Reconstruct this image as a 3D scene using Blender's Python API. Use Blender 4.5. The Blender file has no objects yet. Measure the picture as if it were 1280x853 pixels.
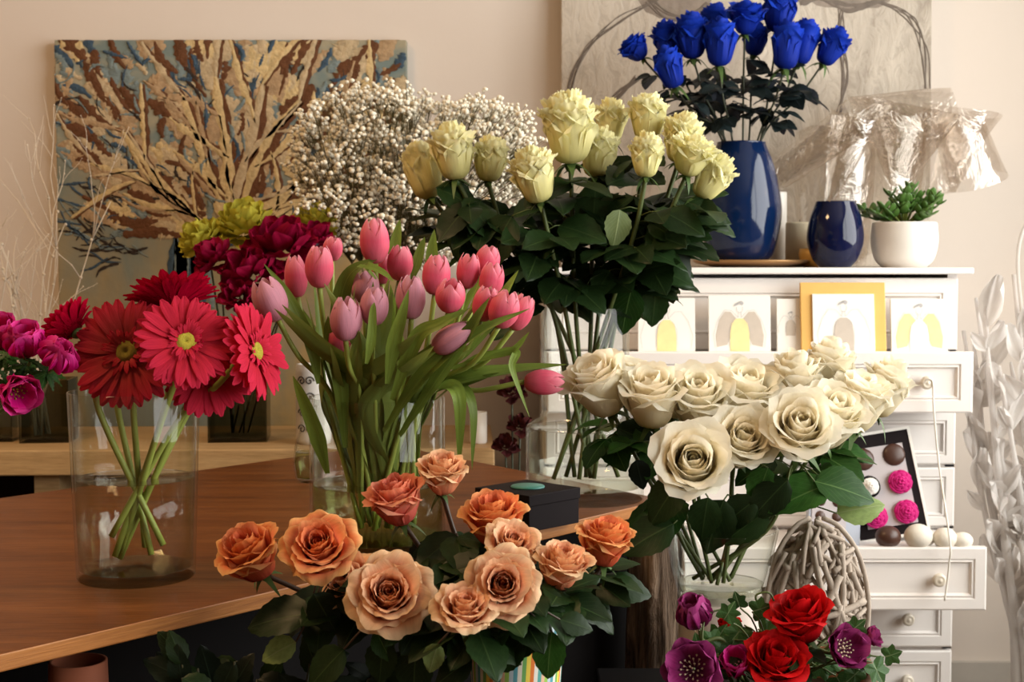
import bpy, bmesh, math, random
from mathutils import Vector, Matrix, Quaternion, noise

S = bpy.context.scene
COL = S.collection
R = math.radians
random.seed(7)
# ------------------------------------------------------------------ camera
FPX = 1778.0
CAM_Z = 1.105
PITCH = math.atan((426.5 - 330.0) / FPX)
cam_data = bpy.data.cameras.new('camera')
cam_data.sensor_width = 36.0
cam_data.lens = FPX / 1280.0 * 36.0
cam_data.clip_start = 0.05
cam_data.dof.use_dof = True
cam_data.dof.focus_distance = 1.62
cam_data.dof.aperture_fstop = 14.0
cam = bpy.data.objects.new('camera', cam_data)
cam.location = (0, 0, CAM_Z)
cam.rotation_euler = (math.pi / 2 - PITCH, 0, 0)
COL.objects.link(cam)
S.camera = cam
# ------------------------------------------------------------------ world, light, exposure
S.view_settings.view_transform = 'Standard'
S.view_settings.look = 'None'
S.view_settings.gamma = 1.0
S.view_settings.use_curve_mapping = False
S.view_settings.exposure = 0.0
S.cycles.transparent_max_bounces = 32
S.cycles.max_bounces = 10
wd = bpy.data.worlds.new('world')
S.world = wd
wd.use_nodes = True
wd.node_tree.nodes['Background'].inputs[0].default_value = (0.80, 0.88, 1.0, 1)
wd.node_tree.nodes['Background'].inputs[1].default_value = 1.0


def area_light(name, loc, rot, sx, sy, power, color):
    l = bpy.data.lights.new(name, 'AREA')
    l.shape = 'RECTANGLE'
    l.size = sx
    l.size_y = sy
    l.energy = power
    l.color = color
    o = bpy.data.objects.new(name, l)
    o.location = loc
    o.rotation_euler = rot
    COL.objects.link(o)
    return o


RWX = 1.75          # inner face of the right wall
WY0, WY1, WZ0, WZ1 = -0.45, 2.82, 0.68, 2.52     # shop window opening in the right wall
# daylight entering through the shop window
area_light('window_daylight', (RWX + 0.16, (WY0 + WY1) / 2, (WZ0 + WZ1) / 2), (0, R(90), 0), WZ1 - WZ0, WY1 - WY0, 150, (1.0, 0.975, 0.94))
# warm shop lamp on the ceiling, left of the camera
area_light('warm_ceiling_lamp', (-1.25, 1.45, 2.62), (0, R(-8), 0), 0.5, 0.5, 28, (1.0, 0.63, 0.31))


# ------------------------------------------------------------------ helpers
def at(px, py, Y):
    x = (px - 640.0) / FPX
    y = -(py - 426.5) / FPX
    d = Vector((x, math.cos(PITCH) + y * math.sin(PITCH), -math.sin(PITCH) + y * math.cos(PITCH)))
    d *= Y / d.y
    return Vector((d.x, d.y, d.z + CAM_Z))


def pm(px, Y):       # pixels -> metres at depth Y
    return px * Y / FPX


def zat(py, Y):
    return at(640, py, Y).z


def lerp(a, b, t):
    return a + (b - a) * t


def mkmesh(name, verts, faces, mat=None, uvs=None, smooth=True):
    me = bpy.data.meshes.new(name)
    me.from_pydata([tuple(v) for v in verts], [], faces)
    if uvs is not None:
        ul = me.uv_layers.new(name='UVMap')
        vi = [0] * len(me.loops)
        me.loops.foreach_get('vertex_index', vi)
        flat = []
        for i in vi:
            flat.extend(uvs[i])
        ul.data.foreach_set('uv', flat)
    me.polygons.foreach_set('use_smooth', [smooth] * len(me.polygons))
    if mat is not None:
        me.materials.append(mat)
    me.update()
    return me


def ob(name, me, parent=None, M=None):
    o = bpy.data.objects.new(name, me)
    COL.objects.link(o)
    if parent is not None:
        o.parent = parent
    if M is not None:
        o.matrix_basis = M
    return o


def tag(o, label=None, cat=None, group=None, kind=None):
    if label: o['label'] = label
    if cat: o['category'] = cat
    if group: o['group'] = group
    if kind: o['kind'] = kind
    return o


def thing(name, label, cat, loc, group=None):
    o = bpy.data.objects.new(name, None)
    o.empty_display_size = 0.02
    o.location = loc
    COL.objects.link(o)
    return tag(o, label, cat, group)


class MB:
    """collects shapes, builds one mesh object"""
    def __init__(self):
        self.v, self.f, self.uv = [], [], []

    def add(self, v, f, uv=None):
        n = len(self.v)
        self.v += [Vector(p) for p in v]
        self.uv += list(uv) if uv else [(0.5, 0.5)] * len(v)
        self.f += [tuple(i + n for i in q) for q in f]
        return self

    def grid(self, fn, nu, nv, closed=False):
        vs, uv = [], []
        for j in range(nv + 1):
            for i in range(nu + 1):
                u, w = i / nu, j / nv
                vs.append(fn(u, w))
                uv.append((u, w))
        fs = []
        for j in range(nv):
            for i in range(nu):
                a = j * (nu + 1) + i
                fs.append((a, a + 1, a + nu + 2, a + nu + 1))
        return self.add(vs, fs, uv)

    def tube(self, pts, rad, n=8, cap=True):
        pts = [Vector(p) for p in pts]
        if not isinstance(rad, (list, tuple)):
            rad = [rad] * len(pts)
        vs, fs, uv = [], [], []
        t0 = (pts[1] - pts[0]).normalized()
        ref = Vector((0, 0, 1)) if abs(t0.z) < 0.9 else Vector((1, 0, 0))
        nrm = t0.cross(ref).normalized()
        for k, p in enumerate(pts):
            t = (pts[min(k + 1, len(pts) - 1)] - pts[max(k - 1, 0)])
            if t.length < 1e-9: t = t0
            t.normalize()
            nrm = (nrm - t * nrm.dot(t))
            nrm.normalize()
            b = t.cross(nrm)
            for i in range(n):
                a = 2 * math.pi * i / n
                vs.append(p + (nrm * math.cos(a) + b * math.sin(a)) * rad[k])
                uv.append((i / n, k / (len(pts) - 1)))
        for k in range(len(pts) - 1):
            for i in range(n):
                a, c = k * n + i, k * n + (i + 1) % n
                fs.append((a, c, c + n, a + n))
        if cap:
            fs.append(tuple(range(n - 1, -1, -1)))
            fs.append(tuple((len(pts) - 1) * n + i for i in range(n)))
        return self.add(vs, fs, uv)

    def lathe(self, prof, n=48, c=(0, 0, 0), close=False):
        vs, fs, uv = [], [], []
        m = len(prof)
        for k, (r, z) in enumerate(prof):
            for i in range(n):
                a = 2 * math.pi * i / n
                vs.append((c[0] + r * math.cos(a), c[1] + r * math.sin(a), c[2] + z))
                uv.append((i / n, k / (m - 1)))
        for k in range(m if close else m - 1):
            k2 = (k + 1) % m
            for i in range(n):
                j = (i + 1) % n
                fs.append((k * n + i, k * n + j, k2 * n + j, k2 * n + i))
        return self.add(vs, fs, uv)

    def box(self, lo, hi):
        x0, y0, z0 = lo
        x1, y1, z1 = hi
        v = [(x0, y0, z0), (x1, y0, z0), (x1, y1, z0), (x0, y1, z0), (x0, y0, z1), (x1, y0, z1), (x1, y1, z1), (x0, y1, z1)]
        f = [(3, 2, 1, 0), (4, 5, 6, 7), (0, 1, 5, 4), (1, 2, 6, 5), (2, 3, 7, 6), (3, 0, 4, 7)]
        return self.add(v, f, [(0, 0), (1, 0), (1, 1), (0, 1)] * 2)

    def sphere(self, c, r, nu=12, nv=8, sc=(1, 1, 1)):
        c = Vector(c)
        return self.grid(lambda u, w: c + Vector((sc[0] * r * math.sin(math.pi * w) * math.cos(2 * math.pi * u),
                                                  sc[1] * r * math.sin(math.pi * w) * math.sin(2 * math.pi * u),
                                                  -sc[2] * r * math.cos(math.pi * w))), nu, nv)

    def prism(self, poly, z0, z1):
        n = len(poly)
        v = [(x, y, z0) for x, y in poly] + [(x, y, z1) for x, y in poly]
        f = [tuple(range(n - 1, -1, -1)), tuple(range(n, 2 * n))]
        f += [(i, (i + 1) % n, n + (i + 1) % n, n + i) for i in range(n)]
        return self.add(v, f)

    def build(self, name, mat, parent=None, M=None, smooth=True, bevel=0.0, off=None, seg=2):
        v = self.v if off is None else [p - Vector(off) for p in self.v]
        me = mkmesh(name, v, self.f, mat, self.uv, smooth)
        if bevel:
            bm = bmesh.new()
            bm.from_mesh(me)
            es = [e for e in bm.edges if len(e.link_faces) == 2 and e.calc_face_angle(0) > 0.6]
            bmesh.ops.bevel(bm, geom=es, offset=bevel, segments=seg, affect='EDGES', profile=0.5)
            bm.to_mesh(me)
            bm.free()
            me.polygons.foreach_set('use_smooth', [False] * len(me.polygons))
        return ob(name, me, parent, M)


def catmull(P, n=6):
    P = [Vector(p) for p in P]
    Q = [P[0] * 2 - P[1]] + P + [P[-1] * 2 - P[-2]]
    out = []
    for k in range(1, len(Q) - 2):
        a, b, c, d = Q[k - 1], Q[k], Q[k + 1], Q[k + 2]
        for i in range(n):
            t = i / n
            out.append(0.5 * ((2 * b) + (c - a) * t + (2 * a - 5 * b + 4 * c - d) * t * t + (3 * b - a - 3 * c + d) * t ** 3))
    out.append(P[-1])
    return out


def basis(P, x, y, z, s=1.0):
    return Matrix(((x.x * s, y.x * s, z.x * s, P.x), (x.y * s, y.y * s, z.y * s, P.y), (x.z * s, y.z * s, z.z * s, P.z), (0, 0, 0, 1)))


def along(axis):
    return Vector((0, 0, 1)).rotation_difference(Vector(axis).normalized()).to_matrix().to_4x4()


T = Matrix.Translation
RZ = lambda a: Matrix.Rotation(a, 4, 'Z')


def SC(s):
    return Matrix.Scale(s, 4)


# ------------------------------------------------------------------ materials
class NT:
    def __init__(self, name):
        self.m = bpy.data.materials.new(name)
        self.m.use_nodes = True
        self.t = self.m.node_tree
        self.t.nodes.clear()
        self.out = self.t.nodes.new('ShaderNodeOutputMaterial')

    def n(self, typ, **kw):
        nd = self.t.nodes.new('ShaderNode' + typ)
        for k, v in kw.items():
            if k.startswith('_'):
                setattr(nd, k[1:], v)
            else:
                key = int(k[1:]) if k[0] == 'i' and k[1:].isdigit() else k.replace('__', ' ')
                s = nd.inputs[key]
                if hasattr(v, 'is_output'):
                    self.t.links.new(v, s)
                elif isinstance(v, bpy.types.Node):
                    self.t.links.new(v.outputs[0], s)
                else:
                    s.default_value = v
        return nd

    def ramp(self, fac, stops, interp='LINEAR'):
        r = self.n('ValToRGB', Fac=fac)
        cr = r.color_ramp
        cr.interpolation = interp
        while len(cr.elements) < len(stops):
            cr.elements.new(0.5)
        for e, (p, c) in zip(cr.elements, stops):
            e.position = p
            e.color = (*c, 1)
        return r

    def mix(self, fac, a, b, typ='MIX'):
        m = self.n('MixRGB', i0=fac, _blend_type=typ)
        for k, v in ((1, a), (2, b)):
            if isinstance(v, (bpy.types.Node,)):
                self.t.links.new(v.outputs[0], m.inputs[k])
            elif hasattr(v, 'is_output'):
                self.t.links.new(v, m.inputs[k])
            else:
                m.inputs[k].default_value = (*v, 1)
        return m

    def noise(self, scale=5, detail=4, rough=0.55, vec=None, dist=0.0):
        kw = dict(Scale=scale, Detail=detail, Roughness=rough, Distortion=dist)
        if vec is not None: kw['Vector'] = vec
        return self.n('TexNoise', **kw)

    def coord(self, which='Object', scale=(1, 1, 1), rot=(0, 0, 0), loc=(0, 0, 0)):
        tc = self.n('TexCoord')
        mp = self.n('Mapping', Vector=tc.outputs[which])
        mp.inputs['Scale'].default_value = scale
        mp.inputs['Rotation'].default_value = rot
        mp.inputs['Location'].default_value = loc
        return mp

    def bump(self, h, strength=0.3, dist=0.01):
        return self.n('Bump', Height=h, Strength=strength, Distance=dist)

    def pbsdf(self, color, rough=0.5, spec=0.5, metal=0.0, normal=None, coat=0.0):
        p = self.n('BsdfPrincipled', Roughness=rough, Metallic=metal)
        p.inputs['Specular IOR Level'].default_value = spec
        p.inputs['Coat Weight'].default_value = coat
        if isinstance(color, bpy.types.Node):
            self.t.links.new(color.outputs[0], p.inputs['Base Color'])
        elif hasattr(color, 'is_output'):
            self.t.links.new(color, p.inputs['Base Color'])
        else:
            p.inputs['Base Color'].default_value = (*color, 1)
        if normal is not None:
            self.t.links.new(normal.outputs[0], p.inputs['Normal'])
        return p

    def end(self, sh):
        self.t.links.new(sh.outputs[0], self.out.inputs[0])
        return self.m


def plain(name, c, rough=0.5, spec=0.5, metal=0.0, var=0.12, scale=12.0, bump=0.0, coat=0.0, bscale=60):
    t = NT(name)
    co = t.coord()
    nz = t.noise(scale, 4, 0.6, co)
    col = t.mix(nz, tuple(x * (1 - var) for x in c), tuple(min(1, x * (1 + var)) for x in c))
    nm = t.bump(t.noise(bscale, 4, 0.6, co), bump, 0.004) if bump else None
    return t.end(t.pbsdf(col, rough, spec, metal, nm, coat))


def petal_mat(name, stops, back=None, transl=0.28, rough=0.55, vein=0.10, veins=26.0, spec=0.08):
    t = NT(name)
    tc = t.n('TexCoord')
    sep = t.n('SeparateXYZ', Vector=tc.outputs['UV'])
    col = t.ramp(sep.outputs['Y'], stops)
    if back is not None:
        g = t.n('NewGeometry')
        colb = t.ramp(sep.outputs['Y'], back)
        col = t.mix(g.outputs['Backfacing'], col, colb)
    mp = t.n('Mapping', Vector=tc.outputs['UV'])
    mp.inputs['Scale'].default_value = (veins, 2.0, 1)
    nz = t.noise(1.0, 3, 0.6, mp)
    dk = t.ramp(nz, [(0.3, (1 - vein * 1.6,) * 3), (0.7, (1, 1, 1))])
    col = t.mix(1.0, col, dk, 'MULTIPLY')
    bp = t.bump(nz, 0.25, 0.002)
    p = t.pbsdf(col, rough, spec, 0, bp)
    tr = t.n('BsdfTranslucent', Color=col)
    mx = t.n('MixShader', i0=transl)
    t.t.links.new(p.outputs[0], mx.inputs[1])
    t.t.links.new(tr.outputs[0], mx.inputs[2])
    return t.end(mx)


def leaf_mat(name, top, vein, under, rough=0.45, transl=0.2, spec=0.22):
    t = NT(name)
    tc = t.n('TexCoord')
    sep = t.n('SeparateXYZ', Vector=tc.outputs['UV'])
    # side veins: wave along v + |u-.5|, midrib at u = .5
    a = t.n('Math', _operation='SUBTRACT', i0=sep.outputs['X'], i1=0.5)
    a = t.n('Math', _operation='ABSOLUTE', i0=a)
    mid = t.n('Math', _operation='LESS_THAN', i0=a, i1=0.018)
    w = t.n('Math', _operation='MULTIPLY_ADD', i0=a, i1=-0.9, i2=sep.outputs['Y'])
    w = t.n('Math', _operation='MULTIPLY', i0=w, i1=8.0)
    w = t.n('Math', _operation='FRACT', i0=w)
    sv = t.n('Math', _operation='LESS_THAN', i0=w, i1=0.07)
    sv = t.n('Math', _operation='MULTIPLY', i0=sv, i1=0.4)
    v = t.n('Math', _operation='MAXIMUM', i0=mid, i1=sv)
    oi = t.n('ObjectInfo')
    hs = t.n('HueSaturation', Color=(*top, 1))
    rv = t.n('MapRange', Value=oi.outputs['Random'])
    rv.inputs['To Min'].default_value = 0.65
    rv.inputs['To Max'].default_value = 1.5
    t.t.links.new(rv.outputs[0], hs.inputs['Value'])
    nz = t.noise(6, 3, 0.6, tc.outputs['UV'])
    c0 = t.mix(t.ramp(nz, [(0.4, (0, 0, 0)), (0.65, (0.35, 0.35, 0.35))]), hs, tuple(x * 0.55 for x in top))
    c1 = t.mix(v, c0, vein)
    g = t.n('NewGeometry')
    col = t.mix(g.outputs['Backfacing'], c1, under)
    bp = t.bump(w, 0.18, 0.003)
    p = t.pbsdf(col, rough, spec, 0, bp)
    tr = t.n('BsdfTranslucent', Color=col)
    mx = t.n('MixShader', i0=transl)
    t.t.links.new(p.outputs[0], mx.inputs[1])
    t.t.links.new(tr.outputs[0], mx.inputs[2])
    return t.end(mx)


def glass_mat(name, tint=(0.985, 0.99, 0.985), edge=(0.86, 0.89, 0.85), refl=1.0, rough=0.015, haze=0.0):
    t = NT(name)
    lw = t.n('LayerWeight', Blend=0.25)
    col = t.mix(lw.outputs['Facing'], tint, edge)
    tr = t.n('BsdfTransparent', Color=col)
    gl = t.n('BsdfGlossy', Roughness=rough)
    fr = t.n('LayerWeight', Blend=0.5)
    f = t.n('Math', _operation='POWER', i0=fr.outputs['Facing'], i1=4.5)
    f = t.n('Math', _operation='MULTIPLY_ADD', i0=f, i1=0.75 * refl, i2=0.026)
    mx = t.n('MixShader', i0=f)
    t.t.links.new(tr.outputs[0], mx.inputs[1])
    t.t.links.new(gl.outputs[0], mx.inputs[2])
    if haze:
        df = t.n('BsdfDiffuse', Color=(0.9, 0.88, 0.84, 1))
        m2 = t.n('MixShader', i0=haze)
        t.t.links.new(mx.outputs[0], m2.inputs[1])
        t.t.links.new(df.outputs[0], m2.inputs[2])
        mx = m2
    return t.end(mx)


def wood_mat(name, c0, c1, c2, scale=(1, 14, 14), rot=(0, 0, 0), rough=0.35, coat=0.0, bump=0.15, spec=0.3):
    t = NT(name)
    co = t.coord('Object', scale, rot)
    nz = t.noise(2.2, 6, 0.62, co, 0.6)
    fine = t.noise(14, 4, 0.6, co)
    col = t.ramp(nz, [(0.3, c0), (0.5, c1), (0.7, c2)])
    col = t.mix(0.35, col, t.ramp(fine, [(0.35, tuple(x * 0.5 for x in c1)), (0.65, c2)]))
    return t.end(t.pbsdf(col, rough, spec, 0, t.bump(fine, bump, 0.002), coat))


M = {}
M['wall'] = plain('wall_paint', (0.72, 0.635, 0.565), 0.85, 0.2, 0, 0.02, 3.0, 0.05, bscale=90)
M['white_paint'] = plain('white_furniture_paint', (0.84, 0.79, 0.755), 0.45, 0.4, 0, 0.03, 6.0, 0.03, bscale=40)
M['white_shabby'] = plain('white_drawer_paint', (0.82, 0.77, 0.735), 0.4, 0.4, 0, 0.04, 9.0, 0.03)
M['bounce_wall'] = plain('low_bounce_wall', (0.26, 0.17, 0.10), 0.9, 0.1, 0, 0.05)  # unseen walls, browned down to weaken and warm the bounce light
M['floor'] = wood_mat('floor_boards', (0.10, 0.07, 0.05), (0.16, 0.11, 0.075), (0.22, 0.15, 0.10), (14, 1.2, 1))
M['ceiling'] = plain('ceiling_paint', (0.45, 0.40, 0.34), 0.9, 0.2, 0, 0.02)
M['table_top'] = wood_mat('table_varnished_wood', (0.065, 0.017, 0.004), (0.135, 0.042, 0.010), (0.21, 0.075, 0.020), (1.4, 16, 16), (0, 0, R(-50.7)), 0.36, 0.0, spec=0.08)
M['table_edge'] = wood_mat('table_edge_wood', (0.22, 0.07, 0.015), (0.38, 0.14, 0.032), (0.50, 0.21, 0.058), (2, 2, 60), (0, 0, R(-50.7)), 0.45)
M['bench_wood'] = wood_mat('pale_bench_wood', (0.40, 0.24, 0.10), (0.52, 0.33, 0.15), (0.60, 0.40, 0.20), (1.5, 20, 20), (0, 0, 0), 0.5)
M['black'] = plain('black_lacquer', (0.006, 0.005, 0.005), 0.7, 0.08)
M['box_black'] = plain('black_card', (0.013, 0.009, 0.010), 0.6, 0.08, 0, 0.2, 20)
M['teal'] = plain('teal_disc', (0.05, 0.22, 0.19), 0.35, 0.5, 0, 0.2, 40, 0.1)
M['glass'] = glass_mat('clear_glass')
M['glass_smoky'] = glass_mat('smoky_grey_glass', (0.93, 0.91, 0.87), (0.75, 0.73, 0.68), haze=0.03)
M['glass_shaded'] = glass_mat('shade_tinted_glass', (0.58, 0.58, 0.52), (0.22, 0.25, 0.22), haze=0.0)  # tint deepened to carry the shade of the wall behind
M['water'] = glass_mat('water', (0.97, 0.98, 0.95), (0.90, 0.92, 0.86), 0.2, 0.02)
M['water_top'] = glass_mat('water_surface', (0.93, 0.94, 0.92), (0.80, 0.80, 0.76), 1.2, 0.02)
M['water_green'] = glass_mat('greenish_water', (0.82, 0.88, 0.68), (0.62, 0.68, 0.44), 0.2, 0.03)
M['cobalt'] = plain('cobalt_glaze', (0.003, 0.014, 0.058), 0.09, 0.45, 0, 0.25, 8)
M['navy'] = plain('navy_glaze', (0.003, 0.006, 0.035), 0.07, 0.45, 0, 0.25, 8)
M['gold'] = plain('gold_card', (0.72, 0.42, 0.11), 0.45, 0.5, 0.2, 0.08, 30)
M['brass'] = plain('bronze_plate', (0.36, 0.20, 0.08), 0.35, 0.5, 0.5, 0.1, 20)
M['cream'] = plain('cream_wax', (0.80, 0.70, 0.50), 0.6, 0.3, 0, 0.04)
M['ceramic'] = plain('white_ceramic', (0.80, 0.76, 0.70), 0.35, 0.5, 0, 0.02)
M['egg'] = plain('matt_white_egg', (0.80, 0.74, 0.64), 0.7, 0.3, 0, 0.05, 30, 0.1)
M['choc'] = plain('chocolate', (0.07, 0.03, 0.02), 0.35, 0.5, 0, 0.2, 30)
M['magenta'] = plain('magenta_petals', (0.55, 0.006, 0.17), 0.55, 0.3, 0, 0.2, 60)
M['card_white'] = plain('white_card', (0.86, 0.83, 0.78), 0.7, 0.2, 0, 0.02)
M['silver'] = plain('silver_card', (0.52, 0.48, 0.50), 0.4, 0.3, 0.0, 0.05)
M['box_grey'] = plain('grey_blue_box', (0.42, 0.46, 0.55), 0.4, 0.5, 0.1, 0.05)
M['ink'] = plain('grey_ink', (0.50, 0.48, 0.48), 0.8, 0.1)
M['ochre_paint'] = plain('yellow_watercolour', (0.86, 0.72, 0.36), 0.8, 0.1, 0, 0.12, 60)
M['taupe_paint'] = plain('taupe_watercolour', (0.56, 0.49, 0.42), 0.8, 0.1, 0, 0.12, 60)
M['cord'] = plain('white_cord', (0.82, 0.78, 0.70), 0.8, 0.2)
M['pebble'] = plain('knob_ceramic', (0.78, 0.70, 0.58), 0.25, 0.6)
M['stick'] = plain('grey_weathered_sticks', (0.38, 0.31, 0.25), 0.8, 0.2, 0, 0.35, 25, 0.4)
M['white_twig'] = plain('white_painted_twigs', (0.74, 0.66, 0.55), 0.7, 0.2, 0, 0.12, 30, 0.2)
M['terracotta'] = plain('terracotta', (0.32, 0.10, 0.05), 0.7, 0.3, 0, 0.2)
M['dark_vase'] = plain('dark_clay', (0.035, 0.028, 0.026), 0.5, 0.4)
M['dried_red'] = plain('dried_red_petals', (0.05, 0.006, 0.006), 0.8, 0.2, 0, 0.3, 40)
M['stand_white'] = plain('pale_stand', (0.62, 0.52, 0.45), 0.6, 0.3, 0, 0.06)
M['basket'] = plain('brown_wicker', (0.16, 0.08, 0.045), 0.7, 0.3, 0, 0.4, 30, 0.3)
M['soil'] = plain('soil', (0.03, 0.02, 0.015), 0.9, 0.1, 0, 0.4, 60, 0.6)

M['leaf_rose'] = leaf_mat('rose_leaf', (0.012, 0.030, 0.007), (0.035, 0.065, 0.018), (0.055, 0.078, 0.03))
M['leaf_white'] = leaf_mat('white_rose_leaf', (0.020, 0.068, 0.010), (0.08, 0.16, 0.04), (0.16, 0.24, 0.08))
M['leaf_light'] = leaf_mat('pale_leaf_underside', (0.20, 0.27, 0.09), (0.30, 0.36, 0.16), (0.26, 0.32, 0.13))
M['leaf_dark'] = leaf_mat('dark_leaf', (0.008, 0.016, 0.008), (0.02, 0.035, 0.02), (0.025, 0.035, 0.022))  # darkened for the shade beneath the table edge
M['leaf_blue'] = leaf_mat('dyed_rose_leaf', (0.012, 0.020, 0.020), (0.03, 0.04, 0.05), (0.06, 0.07, 0.09))
M['leaf_tulip'] = leaf_mat('tulip_leaf', (0.16, 0.225, 0.035), (0.18, 0.25, 0.045), (0.22, 0.28, 0.06), 0.42, 0.35)
M['leaf_ivy'] = leaf_mat('ivy_leaf', (0.035, 0.085, 0.022), (0.16, 0.22, 0.10), (0.10, 0.15, 0.06))
M['leaf_jade'] = plain('succulent_leaf', (0.075, 0.16, 0.03), 0.3, 0.5, 0, 0.3, 30)
M['stem_green'] = plain('green_stem', (0.16, 0.20, 0.035), 0.45, 0.4, 0, 0.25, 20)
M['stem_light'] = plain('light_green_stem', (0.27, 0.32, 0.06), 0.45, 0.4, 0, 0.2, 20)
M['stem_rose'] = plain('rose_stem', (0.075, 0.10, 0.025), 0.5, 0.4, 0, 0.3, 20)
M['stem_red'] = plain('reddish_rose_stem', (0.060, 0.035, 0.022), 0.5, 0.4, 0, 0.3, 20)
M['stem_dark'] = plain('dark_stem', (0.03, 0.035, 0.015), 0.5, 0.4, 0, 0.3, 20)
M['sepal'] = plain('green_sepal', (0.06, 0.11, 0.025), 0.5, 0.4, 0, 0.25, 30)

M['p_peach'] = petal_mat('peach_petal', [(0.0, (0.55, 0.06, 0.04)), (0.45, (0.74, 0.15, 0.07)), (0.75, (0.82, 0.28, 0.09)), (1.0, (0.86, 0.46, 0.17))],
                         [(0.0, (0.58, 0.12, 0.05)), (0.5, (0.76, 0.14, 0.09)), (0.85, (0.84, 0.28, 0.11)), (1.0, (0.88, 0.50, 0.20))])
M['p_peachpale'] = petal_mat('pale_peach_petal', [(0.0, (0.76, 0.22, 0.11)), (0.38, (0.84, 0.28, 0.14)), (0.70, (0.86, 0.44, 0.22)), (1.0, (0.88, 0.60, 0.34))],
                             [(0.0, (0.70, 0.20, 0.10)), (0.45, (0.82, 0.27, 0.17)), (0.75, (0.87, 0.46, 0.27)), (1.0, (0.90, 0.64, 0.38))])
M['p_coral'] = petal_mat('coral_petal', [(0.0, (0.60, 0.08, 0.06)), (0.5, (0.78, 0.17, 0.12)), (1.0, (0.86, 0.36, 0.20))],
                         [(0.0, (0.62, 0.12, 0.08)), (0.5, (0.78, 0.16, 0.14)), (1.0, (0.86, 0.38, 0.22))])
M['p_white'] = petal_mat('cream_white_petal', [(0.0, (0.80, 0.60, 0.24)), (0.35, (0.92, 0.83, 0.60)), (1.0, (0.95, 0.91, 0.79))],
                         [(0.0, (0.76, 0.70, 0.38)), (0.4, (0.92, 0.85, 0.64)), (1.0, (0.95, 0.90, 0.76))], 0.48, 0.5, 0.02)
M['p_yellow'] = petal_mat('lemon_petal', [(0.0, (0.70, 0.64, 0.22)), (0.5, (0.91, 0.85, 0.42)), (1.0, (0.94, 0.91, 0.60))],
                          [(0.0, (0.74, 0.66, 0.28)), (0.5, (0.92, 0.85, 0.48)), (1.0, (0.94, 0.91, 0.60))], 0.40, 0.5, 0.05)
M['p_blue'] = petal_mat('royal_blue_petal', [(0.0, (0.004, 0.012, 0.16)), (0.6, (0.010, 0.035, 0.38)), (1.0, (0.012, 0.05, 0.50))],
                        [(0.0, (0.01, 0.03, 0.28)), (1.0, (0.014, 0.06, 0.55))], 0.15, 0.5, 0.15)
M['p_red'] = petal_mat('red_petal', [(0.0, (0.20, 0.0, 0.003)), (0.6, (0.50, 0.004, 0.008)), (1.0, (0.66, 0.012, 0.012))],
                       [(0.0, (0.25, 0.002, 0.004)), (1.0, (0.58, 0.008, 0.01))], 0.2, 0.5, 0.1)
M['p_tulip'] = petal_mat('pink_tulip_petal', [(0.0, (0.80, 0.50, 0.38)), (0.12, (0.78, 0.17, 0.22)), (0.6, (0.80, 0.12, 0.20)), (1.0, (0.85, 0.30, 0.36))],
                         [(0.0, (0.78, 0.55, 0.36)), (0.15, (0.80, 0.20, 0.25)), (0.6, (0.82, 0.14, 0.22)), (0.9, (0.84, 0.26, 0.34)), (1.0, (0.90, 0.46, 0.48))], 0.32, 0.42, 0.10, 40)
M['p_tulippale'] = petal_mat('mauve_tulip_petal', [(0.0, (0.72, 0.52, 0.45)), (0.2, (0.66, 0.26, 0.33)), (1.0, (0.72, 0.34, 0.42))],
                             [(0.0, (0.72, 0.52, 0.45)), (0.2, (0.70, 0.30, 0.36)), (0.7, (0.68, 0.25, 0.35)), (1.0, (0.80, 0.45, 0.50))], 0.3, 0.42, 0.12, 40)
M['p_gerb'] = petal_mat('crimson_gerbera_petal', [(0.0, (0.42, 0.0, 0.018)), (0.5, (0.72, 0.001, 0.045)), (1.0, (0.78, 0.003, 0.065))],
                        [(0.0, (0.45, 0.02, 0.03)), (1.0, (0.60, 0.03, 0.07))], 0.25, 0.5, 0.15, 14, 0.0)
M['p_gerb_shaded'] = petal_mat('shaded_gerbera_petal', [(0.0, (0.22, 0.001, 0.012)), (0.5, (0.40, 0.002, 0.022)), (1.0, (0.48, 0.004, 0.03))],
                         [(0.0, (0.36, 0.06, 0.05)), (1.0, (0.46, 0.02, 0.04))], 0.22, 0.5, 0.2, 14, 0.0)  # darker copy of the crimson petal for gerberas in shade
M['p_crimson'] = petal_mat('velvet_crimson_petal', [(0.0, (0.18, 0.0, 0.015)), (1.0, (0.36, 0.006, 0.05))], None, 0.2, 0.55, 0.2)
M['p_lime'] = petal_mat('lime_petal', [(0.0, (0.42, 0.42, 0.05)), (1.0, (0.66, 0.60, 0.08))], None, 0.3, 0.55, 0.1)
M['p_magenta'] = petal_mat('magenta_anemone_petal', [(0.0, (0.45, 0.006, 0.14)), (0.7, (0.68, 0.008, 0.22)), (1.0, (0.80, 0.07, 0.36))], None, 0.25, 0.5, 0.12)
M['p_helle'] = petal_mat('purple_hellebore_petal', [(0.0, (0.20, 0.05, 0.14)), (0.6, (0.28, 0.02, 0.13)), (1.0, (0.40, 0.06, 0.22))], None, 0.25, 0.5, 0.2)
M['bleached'] = petal_mat('bleached_branches', [(0.0, (0.88, 0.84, 0.80)), (1.0, (0.92, 0.88, 0.85))], None, 0.5, 0.7, 0.08, 8)
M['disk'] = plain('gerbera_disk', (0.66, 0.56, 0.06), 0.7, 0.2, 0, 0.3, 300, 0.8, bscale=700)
M['disk_dark'] = plain('gerbera_disk_dark', (0.32, 0.25, 0.03), 0.7, 0.2, 0, 0.3, 300, 0.8, bscale=700)  # disk toned down to go with the shaded petals
M['gyp'] = plain('gypsophila_floret', (0.80, 0.74, 0.60), 0.8, 0.2, 0, 0.15, 200)
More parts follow.
